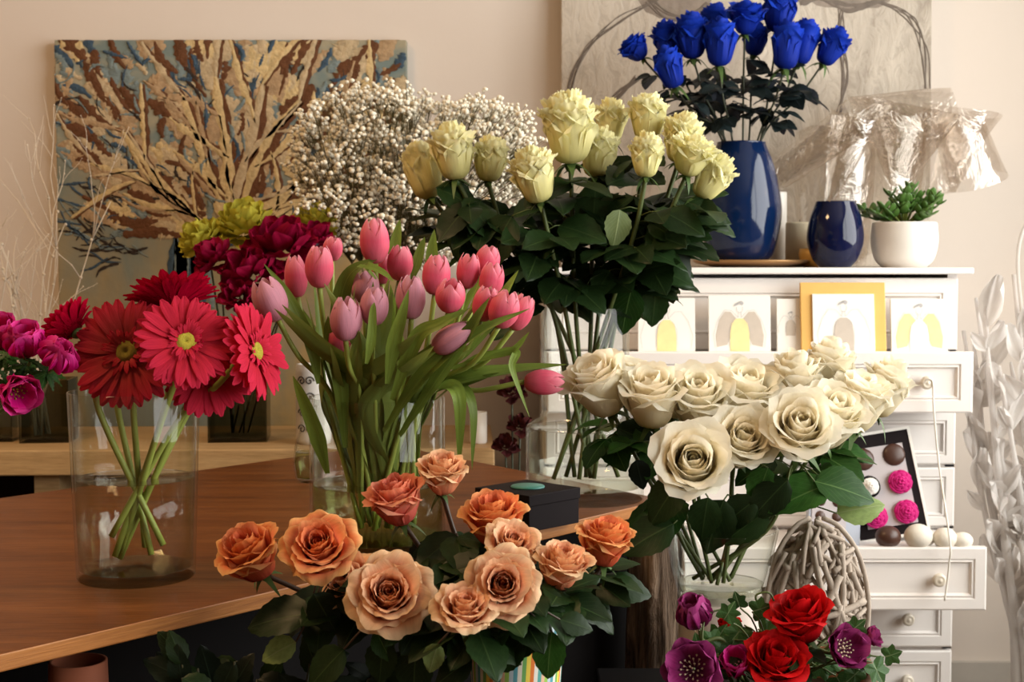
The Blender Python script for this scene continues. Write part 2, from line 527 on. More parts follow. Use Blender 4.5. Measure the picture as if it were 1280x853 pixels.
M['gyp_stem'] = plain('gypsophila_stem', (0.10, 0.085, 0.035), 0.7, 0.2)


def bark_mat():
    t = NT('tree_bark')
    co = t.coord('Object', (26, 26, 4))
    nz = t.noise(1.5, 6, 0.65, co, 0.8)
    col = t.ramp(nz, [(0.35, (0.03, 0.02, 0.014)), (0.52, (0.18, 0.12, 0.08)), (0.7, (0.42, 0.30, 0.21))])
    return t.end(t.pbsdf(col, 0.85, 0.15, 0, t.bump(nz, 0.9, 0.02)))


def canvas_left_mat():
    t = NT('painted_canvas')
    co = t.coord('Object')
    nz = t.noise(5.5, 5, 0.6, co, 0.4)
    n2 = t.noise(3.0, 4, 0.6, t.coord('Object', (1, 1, 0.7), loc=(3, 5, 1)), 0.6)
    blue = (0.17, 0.22, 0.21)
    tc = t.n('TexCoord')
    sp = t.n('SeparateXYZ', Vector=tc.outputs['Object'])
    hi = t.n('MapRange', Value=sp.outputs['Z'])
    hi.inputs['From Min'].default_value = 0.50
    hi.inputs['From Max'].default_value = 0.72
    base = t.ramp(nz, [(0.3, (0.22, 0.19, 0.12)), (0.5, (0.36, 0.26, 0.12)), (0.7, (0.42, 0.31, 0.15))])
    f = t.ramp(n2, [(0.42, (0, 0, 0)), (0.62, (0.8, 0.8, 0.8))])
    low = t.mix(f, base, blue)
    top = t.mix(t.ramp(nz, [(0.45, (0, 0, 0)), (0.6, (1, 1, 1))]), blue, (0.36, 0.32, 0.22))
    col = t.mix(hi.outputs[0], low, top)
    return t.end(t.pbsdf(col, 0.6, 0.3, 0, t.bump(nz, 0.4, 0.01)))


def canvas_right_mat():
    t = NT('silvery_textured_canvas')
    nz = t.noise(3.2, 5, 0.6, t.coord('Object', (1.6, 1, 0.8)), 1.0)
    n2 = t.noise(16, 6, 0.65, t.coord('Object', (1.8, 1, 0.8)), 1.8)
    col = t.ramp(nz, [(0.34, (0.36, 0.30, 0.24)), (0.5, (0.52, 0.45, 0.37)), (0.66, (0.62, 0.54, 0.45))])
    col = t.mix(0.25, col, t.ramp(n2, [(0.42, (0.30, 0.25, 0.20)), (0.5, (0.60, 0.53, 0.44))]))
    return t.end(t.pbsdf(col, 0.5, 0.4, 0.0, t.bump(n2, 0.45, 0.008)))


def stripe_mat():
    t = NT('striped_glaze')
    tc = t.n('TexCoord')
    sp = t.n('SeparateXYZ', Vector=tc.outputs['UV'])
    a = t.n('Math', _operation='MULTIPLY_ADD', i0=sp.outputs['Y'], i1=-0.07, i2=sp.outputs['X'])
    a = t.n('Math', _operation='MULTIPLY', i0=a, i1=7.0)
    a = t.n('Math', _operation='FRACT', i0=a)
    cols = [(0.10, 0.32, 0.38), (0.75, 0.70, 0.60), (0.16, 0.40, 0.12), (0.80, 0.62, 0.10), (0.72, 0.20, 0.05), (0.78, 0.74, 0.66), (0.10, 0.35, 0.32), (0.70, 0.45, 0.30), (0.30, 0.50, 0.10), (0.45, 0.55, 0.62)]
    r = t.ramp(a, [(i / 10, c) for i, c in enumerate(cols)], 'CONSTANT')
    return t.end(t.pbsdf(r, 0.25, 0.5))


def cello_mat():
    t = NT('cellophane')
    co = t.coord('Object')
    nz = t.noise(9, 4, 0.6, co, 1.0)
    bp = t.bump(nz, 0.5, 0.03)
    tr = t.n('BsdfTransparent', Color=(0.90, 0.87, 0.84, 1))
    gl = t.n('BsdfGlossy', Roughness=0.12, Color=(0.95, 0.93, 0.9, 1))
    t.t.links.new(bp.outputs[0], gl.inputs['Normal'])
    lw = t.n('LayerWeight', Blend=0.35)
    f = t.n('Math', _operation='MULTIPLY_ADD', i0=lw.outputs['Facing'], i1=0.45, i2=0.10)
    mx = t.n('MixShader', i0=f)
    t.t.links.new(tr.outputs[0], mx.inputs[1])
    t.t.links.new(gl.outputs[0], mx.inputs[2])
    return t.end(mx)


M['bark'] = bark_mat()
M['canvas_left'] = canvas_left_mat()
M['canvas_right'] = canvas_right_mat()
M['stripes'] = stripe_mat()
M['cello'] = cello_mat()
# ------------------------------------------------------------------ room shell
BWY = 3.38


def struct(name, mb, mat, **kw):
    o = mb.build(name, mat, None, smooth=False, **kw)
    o['kind'] = 'structure'
    return o


struct('floor', MB().box((-2.5, -1.7, -0.06), (RWX + 0.2, BWY + 0.1, 0.0)), M['floor'])
struct('ceiling', MB().box((-2.5, -1.7, 2.70), (RWX + 0.2, BWY + 0.1, 2.76)), M['ceiling'])
struct('wall_back', MB().box((-2.5, BWY, 0), (RWX + 0.2, BWY + 0.1, 2.7)), M['wall'])
struct('wall_left', MB().box((-2.6, -1.7, 0), (-2.5, BWY + 0.1, 2.7)), M['bounce_wall'])
struct('wall_front', MB().box((-2.5, -1.8, 0), (RWX + 0.2, -1.7, 2.7)), M['bounce_wall'])
w = MB()
w.box((RWX, -1.7, 0), (RWX + 0.12, BWY, WZ0)).box((RWX, -1.7, WZ1), (RWX + 0.12, BWY, 2.70))
w.box((RWX, -1.7, WZ0), (RWX + 0.12, WY0, WZ1)).box((RWX, WY1, WZ0), (RWX + 0.12, BWY, WZ1))
struct('wall_right', w, M['wall'])
w = MB()
ym = (WY0 + WY1) / 2
for y in (WY0, ym - 0.03, WY1 - 0.06):
    w.box((RWX + 0.02, y, WZ0), (RWX + 0.07, y + 0.06, WZ1))
w.box((RWX + 0.02, WY0, WZ0), (RWX + 0.07, WY1, WZ0 + 0.06)).box((RWX + 0.02, WY0, WZ1 - 0.06), (RWX + 0.07, WY1, WZ1))
win = struct('window_1', w, M['white_paint'])
for k, (a, b) in enumerate(((WY0 + 0.06, ym - 0.03), (ym + 0.03, WY1 - 0.06))):
    MB().box((RWX + 0.042, a, WZ0 + 0.06), (RWX + 0.046, b, WZ1 - 0.06)).build('pane', M['glass'], win, smooth=False)
struct('baseboard_back', MB().box((-2.5, BWY - 0.018, 0), (RWX, BWY, 0.15)), plain('baseboard_grey', (0.50, 0.46, 0.41), 0.5))

# ------------------------------------------------------------------ the varnished table with a bark leg
tb = thing('table', 'dark brown varnished wooden table with pale front edge and bark trunk leg', 'table', (-0.4, 1.9, 0))
OFF = (-0.4, 1.9, 0)
e = Vector((0.633, 0.774))
B_ = Vector((0.2315, 2.13)); C_ = Vector((-0.2455, 2.7925))
A_ = B_ - e * 1.95; D_ = C_ - e * 1.95
top = MB().prism([tuple(A_), tuple(B_), tuple(C_), tuple(D_)], 0.733, 0.75)
o = top.build('tabletop', M['table_top'], tb, smooth=False, off=OFF, bevel=0.0015)
o.data.materials.append(M['table_edge'])
for p in o.data.polygons:
    if abs(p.normal.z) < 0.5:
        p.material_index = 1
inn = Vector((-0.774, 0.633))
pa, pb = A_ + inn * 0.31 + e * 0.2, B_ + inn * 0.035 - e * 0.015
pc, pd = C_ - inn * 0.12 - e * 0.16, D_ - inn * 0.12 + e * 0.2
MB().prism([tuple(pa), tuple(pb), tuple(pc), tuple(pd)], 0.0, 0.733).build('under_table_shade', M['black'], tb, smooth=False, off=OFF)  # black block added to give the deep shade under the table
lc = at(819, 700, 2.07)


def barkf(u, v):
    a = 2 * math.pi * u
    r = 0.040 + 0.006 * noise.noise(Vector((math.cos(a) * 3, math.sin(a) * 3, v * 2.0)))
    r += 0.005 * abs(noise.noise(Vector((math.cos(a) * 7, math.sin(a) * 7, v * 5.0)))) * 2
    return Vector((lc.x + r * math.cos(a), lc.y + r * math.sin(a), 0.733 * v))


MB().grid(barkf, 56, 60).build('trunk_leg', M['bark'], tb, off=OFF)

# low dark stand under the foreground bouquets
for lb, sx, sy, ax, ay in (('low dark stand under the striped vase of peach roses', 0.004, 1.38, 0.13, 0.12), ('low dark stand beneath the basket and the white roses', 0.29, 1.66, 0.175, 0.27)):
    st = thing('low_stand', lb, 'stand', (sx, sy, 0))
    MB().box((-ax, -ay, 0.52), (ax, ay, 0.55)).build('stand_top', M['black'], st, smooth=False, bevel=0.003)
    for x in (-ax + 0.02, ax - 0.02):
        for y in (-ay + 0.02, ay - 0.02):
            MB().box((x - 0.015, y - 0.015, 0), (x + 0.015, y + 0.015, 0.52)).build('leg', M['black'], st, smooth=False)
STZ = 0.55

# pale bench along the wall
bn = thing('wall_bench', 'pale wooden bench behind the table carrying glass vases', 'bench', (-0.55, 3.05, 0))
MB().box((-1.05, -0.20, 0.680), (0.508, 0.22, 0.7315)).build('bench_top', M['bench_wood'], bn, smooth=False, bevel=0.003)
for x in (-0.40, 0.44):
    MB().box((x - 0.025, -0.17, 0), (x + 0.025, 0.20, 0.680)).build('leg', M['bench_wood'], bn, smooth=False)
bn.rotation_euler.z = R(2.0)
MB().box((-0.93, 0.10, 0.05), (0.50, 0.20, 0.66)).build('dark_gap_sheet', M['box_black'], bn, smooth=False)  # black sheet standing in for the dark gap beneath the bench
BZ = 0.7315

# ------------------------------------------------------------------ white dresser
DF = 2.90
DX0, DX1 = 0.065, 0.913
dr = thing('dresser', 'white painted chest of drawers with two drawers pulled out', 'dresser', ((DX0 + DX1) / 2, DF, 0))
DO = ((DX0 + DX1) / 2, DF, 0)
DB = 3.335
cs = MB()
cs.box((DX0, DF + 0.018, 0.05), (DX0 + 0.02, DB, 1.084)).box((DX1 - 0.02, DF + 0.018, 0.05), (DX1, DB, 1.084))
cs.box((DX0, DB - 0.012, 0.05), (DX1, DB, 1.084))
for z in (0.05, 0.182, 0.31, 0.437, 0.562, 0.690, 0.806, 0.926):
    cs.box((DX0, DF + 0.018, z - 0.004), (DX1, DB, z + 0.004))
cs.box((DX0 + 0.03, DF + 0.03, 0.0), (DX0 + 0.09, DF + 0.09, 0.05)).box((DX1 - 0.09, DF + 0.03, 0.0), (DX1 - 0.03, DF + 0.09, 0.05))
cs.box((DX0 + 0.03, DB - 0.09, 0.0), (DX0 + 0.09, DB - 0.03, 0.05)).box((DX1 - 0.09, DB - 0.09, 0.0), (DX1 - 0.03, DB - 0.03, 0.05))
cs.build('carcass', M['white_paint'], dr, smooth=False, off=DO)
MB().box((DX0 - 0.02, DF - 0.02, 1.084), (DX1 + 0.022, DB, 1.0975)).build('top_board', M['white_paint'], dr, smooth=False, off=DO, bevel=0.003)
DTZ = 1.0975


def front_board(x0, x1, z0, z1, yf, bord, depth=0.008):
    """a drawer front: flat frame, a stepped moulding and a recessed panel"""
    m = MB()
    lv = [(0, 0.002), (0.003, 0.0), (bord, 0.0), (bord + 0.002, 0.004), (bord + 0.006, 0.001), (bord + 0.010, depth), (bord + 0.014, depth)]
    vs, fs = [], []
    vs += [(x0, yf + 0.018, z0), (x1, yf + 0.018, z0), (x1, yf + 0.018, z1), (x0, yf + 0.018, z1)]
    for i, dy in lv:
        vs += [(x0 + i, yf + dy, z0 + i), (x1 - i, yf + dy, z0 + i), (x1 - i, yf + dy, z1 - i), (x0 + i, yf + dy, z1 - i)]
    n = len(lv) + 1
    for k in range(n - 1):
        for i in range(4):
            fs.append((k * 4 + i, k * 4 + (i + 1) % 4, k * 4 + 4 + (i + 1) % 4, k * 4 + 4 + i))
    fs.append(tuple((n - 1) * 4 + i for i in range(4)))
    fs.append((3, 2, 1, 0))
    return m.add(vs, fs)


def knob(parent, x, z, yf):
    m = MB()
    m.lathe([(0.0001, 0.0), (0.006, 0.0), (0.005, 0.008), (0.011, 0.012), (0.0135, 0.018), (0.012, 0.024), (0.0085, 0.0265), (0.007, 0.0255), (0.0045, 0.0265), (0.0001, 0.0285)], 20)
    m.build('knob', M['pebble'], parent, T(Vector((x, yf, z)) - Vector(DO)) @ Matrix.Rotation(R(90), 4, 'X'))


def drawer(z0, z1, pull, bord, knobs=True, deep=0.38):
    yf = DF - pull
    f = front_board(DX0 + 0.004, DX1 - 0.004, z0, z1, yf, bord)
    d = f.build('drawer', M['white_shabby'], dr, smooth=False, off=DO)
    if pull:
        b = MB()
        b.box((DX0 + 0.024, yf + 0.018, z0 + 0.01), (DX0 + 0.036, yf + deep, z1 - 0.004))
        b.box((DX1 - 0.036, yf + 0.018, z0 + 0.01), (DX1 - 0.024, yf + deep, z1 - 0.004))
        b.box((DX0 + 0.036, yf + deep - 0.012, z0 + 0.01), (DX1 - 0.036, yf + deep, z1 - 0.004))
        b.box((DX0 + 0.036, yf + 0.018, z1 - 0.016), (DX1 - 0.036, yf + deep - 0.012, z1 - 0.006))
        b.build('drawer_box', M['white_shabby'], d, smooth=False, off=DO)
    if knobs:
        for x in (0.163, 0.815):
            knob(d, x, (z0 + z1) / 2, yf + 0.0085)
    return d


drawer(0.930, 1.076, 0.0, 0.030, knobs=False)
drawer(0.811, 0.932, 0.105, 0.024, deep=0.30)
drawer(0.694, 0.803, 0.0, 0.018, knobs=False)
drawer(0.566, 0.687, 0.0, 0.018, knobs=False)
drawer(0.441, 0.563, 0.205, 0.022)
drawer(0.314, 0.434, 0.0, 0.022)
drawer(0.186, 0.306, 0.0, 0.022)
drawer(0.058, 0.178, 0.0, 0.022)
D1Z = 0.926      # standing surface inside the upper pulled drawer
D4Z = 0.557      # standing surface of the lower pulled drawer

# ------------------------------------------------------------------ angel cards in the upper drawer


def shape(poly, y):
    return [(x, y, z) for x, z in poly]


def flat(mb, poly, y):
    """thin printed shape on a card: a polygon fan of 0.2 mm raise"""
    c = (sum(p[0] for p in poly) / len(poly), sum(p[1] for p in poly) / len(poly))
    v = [(c[0], y, c[1])] + [(x, y, z) for x, z in poly]
    n = len(poly)
    return mb.add(v, [(0, 1 + i, 1 + (i + 1) % n) for i in range(n)])


def line(mb, pts, y, w=0.0004):
    for (x0, z0), (x1, z1) in zip(pts[:-1], pts[1:]):
        d = Vector((x1 - x0, z1 - z0))
        if d.length < 1e-6: continue
        d.normalize()
        nx, nz = -d.y * w, d.x * w
        mb.add([(x0 - nx, y, z0 - nz), (x1 - nx, y, z1 - nz), (x1 + nx, y, z1 + nz), (x0 + nx, y, z0 + nz)], [(0, 1, 2, 3)])


def arc(cx, cz, rx, rz, a0, a1, n=14):
    return [(cx + rx * math.cos(R(lerp(a0, a1, i / n))), cz + rz * math.sin(R(lerp(a0, a1, i / n)))) for i in range(n + 1)]


def card(px0, px1, pytop, Y, label, body, wing, gown, tilt=7, name='angel_card', backing=None, pybot=452):
    """a white card standing in the drawer, leaning on the dresser face, with a line-drawn angel"""
    p0, p1 = at(px0, 440, Y), at(px1, 440, Y)
    wdt = p1.x - p0.x
    zb = D1Z
    h = (zat(pytop, Y) - zb) / math.cos(R(tilt))
    r = thing(name, label, 'card', ((p0.x + p1.x) / 2, Y - 0.012, zb), 'drawn angel cards in the drawer')
    r.rotation_euler.x = R(-tilt)
    if backing:
        bx0, bx1 = at(backing[0], 440, Y).x - r.location.x, at(backing[1], 440, Y).x - r.location.x
        bh = (zat(backing[2], Y) - zb) / math.cos(R(tilt))
        MB().box((bx0, 0.003, 0), (bx1, 0.012, bh)).build('gold_board', M['gold'], r, smooth=False, bevel=0.001)
    MB().box((-wdt / 2, -0.003, 0), (wdt / 2, 0.003, h)).build('paper', M['card_white'], r, smooth=False, bevel=0.0005)
    k = min(wdt, 0.115)
    cz = h * 0.62
    y = -0.0034
    if wing:
        m = MB()
        for s in (-1, 1):
            flat(m, [(s * k * a, cz + k * b) for a, b in ((0.06, -0.02), (0.16, 0.10), (0.26, 0.10), (0.36, -0.05), (0.42, -0.32), (0.40, -0.52), (0.22, -0.48), (0.12, -0.25))], y)
        m.build('wings_print', wing, r, smooth=False)
    if gown:
        m = MB()
        flat(m, [(k * a, cz + k * b) for a, b in ((-0.06, -0.02), (0.06, -0.02), (0.14, -0.10), (0.17, -0.30), (0.17, -0.6), (-0.17, -0.6), (-0.17, -0.30), (-0.14, -0.10))], y - 0.0004)
        m.build('gown_print', gown, r, smooth=False)
    m = MB()
    hz = cz + k * 0.16
    line(m, arc(0, hz, 0.055 * k, 0.075 * k, -200, 20), y - 0.0006)
    for q in range(5):
        line(m, arc((q - 2) * 0.012 * k, hz + 0.04 * k + q * 0.008 * k, (0.07 - 0.006 * q) * k, 0.05 * k, 10, 190), y - 0.0006, 0.0006)
    line(m, [(-0.02 * k, hz - 0.07 * k), (-0.03 * k, cz)], y - 0.0006)
    line(m, [(0.02 * k, hz - 0.07 * k), (0.03 * k, cz)], y - 0.0006)
    for s in (-1, 1):
        line(m, [(s * k * a, cz + k * b) for a, b in ((0.03, 0.0), (0.14, 0.12), (0.26, 0.13), (0.38, -0.04), (0.46, -0.30), (0.43, -0.52))], y - 0.0006, 0.0003)
        line(m, [(s * k * a, cz + k * b) for a, b in ((0.10, -0.05), (0.18, -0.2), (0.19, -0.5))], y - 0.0006, 0.0003)
    m.build('ink_lines', M['ink'], r, smooth=False)
    return r


CY = 2.865
card(797, 868, 373, CY, 'white angel card with yellow gown, leftmost in the open drawer', 0, None, M['ochre_paint'])
card(885, 962, 370, CY, 'white angel card with taupe wings and yellow gown', 0, M['taupe_paint'], M['ochre_paint'])
card(970, 1004, 374, CY + 0.004, 'narrow angel card with taupe gown half behind the gold board', 0, None, M['taupe_paint'])
card(1015, 1092, 368, CY - 0.02, 'angel card with taupe gown mounted on the gold board', 0, None, M['taupe_paint'], 9, backing=(1001, 1107, 353))
card(1112, 1182, 374, CY, 'white angel card with yellow wings, rightmost in the open drawer', 0, M['ochre_paint'], M['card_white'])

# ------------------------------------------------------------------ chocolate boxes and eggs on the lower drawer
CBY = 2.79
cb = thing('chocolate_box', 'black window box of six rose sweets leaning in the lower drawer', 'box', at(1118, 676, CBY), None)
cb.location.z = D4Z + 0.006
bw, bh = pm(92, CBY), pm(136, CBY)
lx = -0.012
cb.rotation_euler = (R(-14), R(-9), 0)
m = MB()
m.box((-bw / 2, 0.0, 0), (bw / 2, 0.028, bh))
m.build('box_body', M['box_black'], cb, smooth=False, bevel=0.001)
m = MB()
fr = 0.0045
for x0, x1, z0, z1 in ((-bw / 2 - 0.001, bw / 2 + 0.001, -0.001, fr), (-bw / 2 - 0.001, bw / 2 + 0.001, bh - fr, bh + 0.001), (-bw / 2 - 0.001, -bw / 2 + fr, fr, bh - fr), (bw / 2 - fr, bw / 2 + 0.001, fr, bh - fr)):
    m.box((x0, -0.002, z0), (x1, 0.004, z1))
m.build('silver_rim', M['card_white'], cb, smooth=False)
m = MB()
m.box((-bw * 0.33, -0.0035, bh * 0.11), (bw * 0.36, 0.0, bh * 0.86))
m.build('tray', M['silver'], cb, smooth=False)


def rosette(mb, c, r, n=5):
    for k in range(n):
        rr = r * (1 - k / n)
        for q in range(4):
            a0 = q * 90 + k * 37
            pts = [Vector((c[0] + rr * math.cos(R(a)), c[1] - 0.006 - 0.0025 * k, c[2] + rr * math.sin(R(a)))) for a in range(a0, a0 + 101, 20)]
            mb.tube(pts, [r * 0.10 + 0.0002] + [r * 0.17] * 4 + [r * 0.10], 6)


for gx, gz, mt, nm in ((-0.20, 0.76, 'choc', 'dark chocolate ball'), (0.20, 0.76, 'choc', 'dark chocolate ball'), (-0.19, 0.50, 'black', 'black ball with a white rose'),
                       (0.20, 0.50, 'magenta', 'magenta sugar rose'), (-0.19, 0.22, 'magenta', 'magenta sugar rose'), (0.20, 0.22, 'magenta', 'magenta sugar rose')):
    c = (gx * bw * 1.08, -0.004, gz * bh)
    m = MB().sphere(c, 0.0225, 16, 8, (1, 0.35, 1))
    if mt == 'magenta':
        rosette(m, c, 0.021)
    o = m.build('sweet', M[mt], cb)
    o['label'] = nm
    if mt == 'black':
        m = MB()
        rosette(m, (c[0], c[1] - 0.004, c[2]), 0.015)
        m.build('white_sugar_rose', M['card_white'], o)

g = thing('tray_box', 'grey window box with round empty cavities behind the stick heart', 'box', (at(1042, 680, 2.74).x, 2.74, D4Z + 0.004))
g.rotation_euler = (R(-12), R(4), 0)
gw, gh = pm(66, 2.74), pm(62, 2.74)
MB().box((-gw / 2, 0, 0), (gw / 2, 0.022, gh)).build('box_body', M['box_grey'], g, smooth=False, bevel=0.001)
MB().box((-gw * 0.44, -0.002, gh * 0.05), (gw * 0.22, 0.0, gh * 0.95)).build('tray', M['silver'], g, smooth=False)
for qx in (-0.28, 0.04):
    for qz in (0.25, 0.55, 0.85):
        MB().sphere((qx * gw, -0.002, qz * gh), 0.010, 12, 6, (1, 0.3, 1)).build('cavity', M['choc'], g)

for px, py, r, mt, lb in ((1148, 670, 16.5, 'egg', 'large matt white egg beside the chocolate box'), (1181, 672, 14, 'egg', 'white egg second from the right end of the lower drawer'),
                          (1203, 677, 11, 'egg', 'small white egg at the right end of the lower drawer'), (1166, 681, 10, 'egg', 'small white egg between two larger eggs'),
                          (1110, 677, 15, 'choc', 'shiny brown chocolate egg under the sweets box')):
    Y = 2.715 if mt == 'egg' else 2.72
    rr = pm(r, Y)
    p = at(px, py, Y)
    o = MB().sphere((0, 0, 0), rr, 20, 14, (1.08 if r > 12 else 1.2, 1, 0.95)).build('egg', M[mt])
    o.location = (p.x, Y + (0.035 if r == 10 else 0), D4Z + rr * 0.95)
    tag(o, lb, 'egg', 'eggs in the lower drawer')

# white cord hanging from the upper drawer knob to the lower one
k1 = Vector((0.815, DF - 0.105 - 0.012, 0.8715)); k2 = Vector((0.815, DF - 0.205 - 0.012, 0.502))
pts = [k1 + Vector((-0.008, -0.004, 0.0)), k1 + Vector((0.0, -0.008, 0.009)), k1 + Vector((0.009, -0.006, 0.0)), k1 + Vector((0.010, -0.012, -0.05)), k1 + Vector((0.017, -0.03, -0.16)), Vector((0.828, DF - 0.236, 0.58)), k2 + Vector((0.012, -0.02, 0.04)), k2 + Vector((0.010, -0.016, 0.0)), k2 + Vector((0.005, -0.018, -0.035))]
o = MB().tube(catmull(pts, 6), 0.0019, 6).build('cord', M['cord'])
tag(o, 'thin white cord hanging between the two open drawer knobs', 'cord')

# ------------------------------------------------------------------ things on the dresser top


def lathe_thing(mb_prof, name, mat, label, cat, loc, n=56, group=None):
    o = MB().lathe(mb_prof, n).build(name, mat)
    o.location = loc
    return tag(o, label, cat, group)


PY_ = 3.06
pc = at(938, 330, PY_)
pr = pm(72, PY_)
lathe_thing([(0.0001, 0.0), (pr * 0.6, 0.0), (pr * 0.95, 0.009), (pr, 0.014), (pr * 0.99, 0.016), (pr * 0.6, 0.008), (0.0001, 0.007)], 'plate', M['brass'], 'round bronze plate under the tall blue vase', 'plate', (pc.x, PY_, DTZ))
vz = DTZ + 0.008


def vprof(pts, wall=0.004):
    """outer profile (r, z) -> closed profile with an inside"""
    out = [(0.0001, pts[0][1])] + list(pts)
    inn_ = [(max(0.001, r - wall), z) for r, z in reversed(pts[1:])] + [(max(0.001, pts[0][0] - wall), pts[0][1] + wall * 1.5), (0.0001, pts[0][1] + wall * 1.5)]
    return out + inn_


def smooth_prof(pts, n=6):
    return [(p.x, p.z) for p in catmull([(r, 0, z) for r, z in pts], n)]


VBX = at(926, 250, PY_).x
hv = zat(178, PY_) - vz
rv = pm(50, PY_)
lathe_thing(vprof(smooth_prof([(rv * 0.60, 0), (rv * 0.84, hv * 0.10), (rv * 1.0, hv * 0.36), (rv * 0.97, hv * 0.56), (rv * 0.80, hv * 0.82), (rv * 0.62, hv * 0.97), (rv * 0.60, hv)])),
            'blue_vase', M['cobalt'], 'tall glossy cobalt blue egg-shaped vase holding blue roses', 'vase', (VBX, PY_, vz))
SVY = 2.98
hs_ = zat(252, SVY) - DTZ
rs_ = pm(35, SVY)
lathe_thing(vprof(smooth_prof([(rs_ * 0.55, 0), (rs_ * 0.82, hs_ * 0.15), (rs_ * 1.0, hs_ * 0.42), (rs_ * 0.92, hs_ * 0.72), (rs_ * 0.72, hs_ * 0.97), (rs_ * 0.70, hs_)])),
            'navy_vase', M['navy'], 'small empty navy blue glazed vase on the dresser', 'vase', (at(1044, 300, SVY).x, SVY, DTZ))
for px, pyt, r, Y, mt, lb in ((972, 240, 11, 3.19, 'ceramic', 'tall narrow white pillar candle behind the tall blue vase'), (999, 278, 17, 3.12, 'cream', 'short cream pillar candle left of the navy vase')):
    h = zat(pyt, Y) - DTZ
    r_ = pm(r, Y)
    p = at(px, 300, Y)
    t_ = thing('candle', lb, 'candle', (p.x, Y, DTZ), 'pillar candles on the dresser')
    MB().lathe([(0.0001, 0), (r_, 0), (r_, h - 0.004), (r_ * 0.93, h), (r_ * 0.5, h - 0.004), (0.0001, h - 0.006)], 32).build('wax', M[mt], t_)
    MB().tube([(0, 0, h - 0.006), (0.001, 0, h + 0.006)], 0.0008, 6).build('wick', M['black'], t_)
gb = lathe_thing([(0.0001, 0), (0.02, 0), (0.026, 0.006), (0.03, 0.028), (0.028, 0.040), (0.026, 0.040), (0.027, 0.028), (0.02, 0.008), (0.0001, 0.006)], 'votive_cup', M['gold'], 'little gold cup half hidden behind the navy vase', 'cup', (at(1016, 310, 3.06).x, 3.06, DTZ))

# succulent in a white pot
JY = 3.0
jp = at(1130, 330, JY)
hp = zat(278, JY) - DTZ
rp = pm(41, JY)
jd = thing('potted_succulent', 'jade succulent in a round white ceramic pot', 'potted plant', (jp.x, JY, DTZ))
MB().lathe(vprof(smooth_prof([(rp * 0.66, 0), (rp * 0.88, hp * 0.18), (rp * 1.0, hp * 0.55), (rp * 0.97, hp * 0.93), (rp * 0.94, hp)]), 0.005), 48).build('pot', M['ceramic'], jd)
MB().lathe([(0.0001, hp - 0.012), (rp * 0.9, hp - 0.012)], 24).build('soil', M['soil'], jd)
lf = MB().grid(lambda u, v: Vector((math.sin(math.pi * min(1, v * 1.0)) ** 0.6 * 0.30 * math.cos(2 * math.pi * u), v, 0.09 * math.sin(math.pi * v) ** 0.6 * math.sin(2 * math.pi * u) + 0.12 * v * v)), 10, 7)
lfm = lf.build('leaf', M['leaf_jade'], jd)
lfme = lfm.data
bpy.data.objects.remove(lfm)
rng = random.Random(5)
stm = MB()
for k in range(20):
    a = k * 2.4
    el = R(rng.uniform(12, 80))
    L = rng.uniform(0.050, 0.082)
    d = Vector((math.cos(a) * math.cos(el) * 1.25, math.sin(a) * math.cos(el), math.sin(el) * 0.85))
    b = Vector((0, 0, hp - 0.012))
    tip = b + d * L + Vector((0, 0, 0.010))
    stm.tube([b, b + d * L * 0.5 + Vector((0, 0, 0.008)), tip], [0.003, 0.0025, 0.0016], 6)
    for q in range(9):
        s_ = 0.55 + 0.45 * (q // 3) / 2
        p = b.lerp(tip, s_)
        aa = q * 2.1 + k
        dd = (d * 0.6 + Vector((math.cos(aa), math.sin(aa), 0.45)) * 0.8).normalized()
        nn = (Vector((0, 0, 1)) - dd * dd.z).normalized()
        ob('leaf', lfme, jd, basis(p, dd.cross(nn), dd, nn, rng.uniform(0.020, 0.031)))
stm.build('stem', M['stem_green'], jd)

# cellophane sheets rolled and standing behind the navy vase
rng = random.Random(3)


def cello(px, py, Y, rb, rt, h, a0, a1, axis, label):
    c = at(px, py, Y)
    ph = rng.uniform(0, 6)
    m = MB().grid(lambda u, v: Vector(((lerp(rb, rt, v) * (1 + 0.10 * math.sin(9 * u + ph + 3 * v))) * math.cos(R(lerp(a0, a1, u))),
                                       (lerp(rb, rt, v)) * math.sin(R(lerp(a0, a1, u))) * 0.8,
                                       h * v + 0.06 * h * math.sin(7 * u + ph))), 40, 8)
    o = m.build('cellophane_sheet', M['cello'])
    o.matrix_basis = T(c) @ along(axis)
    return tag(o, label, 'cellophane', 'sheets of clear cellophane behind the dresser plants')


cello(1118, 245, 3.18, 0.010, 0.115, 0.20, 195, 525, (0.06, -0.15, 1), 'clear cellophane cone opening above the succulent')
cello(1036, 254, 3.14, 0.010, 0.060, 0.20, 190, 500, (0.30, 0, 1), 'clear cellophane funnel rising out behind the navy vase')
cello(965, 222, 3.17, 0.032, 0.050, 0.22, 160, 470, (0.85, -0.1, 0.60), 'long clear cellophane roll slanting up beside the blue vase')
cello(1170, 240, 3.2, 0.04, 0.085, 0.19, 150, 460, (0.30, -0.1, 1), 'clear cellophane cuff with the bright rounded top')
cello(1195, 150, 3.17, 0.055, 0.075, 0.15, 60, 380, (0.42, 0.1, -1), 'drooping clear cellophane flap past the right end of dresser')
cello(1065, 150, 3.2, 0.055, 0.065, 0.23, 20, 330, (1, 0, 0.0), 'clear cellophane roll lying across the top of the sheets')
cello(1040, 325, 3.22, 0.07, 0.09, 0.28, 180, 400, (0.02, 0, 1), 'upright clear cellophane sheet standing behind the navy vase')
cello(1100, 325, 3.2, 0.06, 0.08, 0.30, 180, 400, (0.06, 0, 1), 'upright clear cellophane sheet behind the white pot')

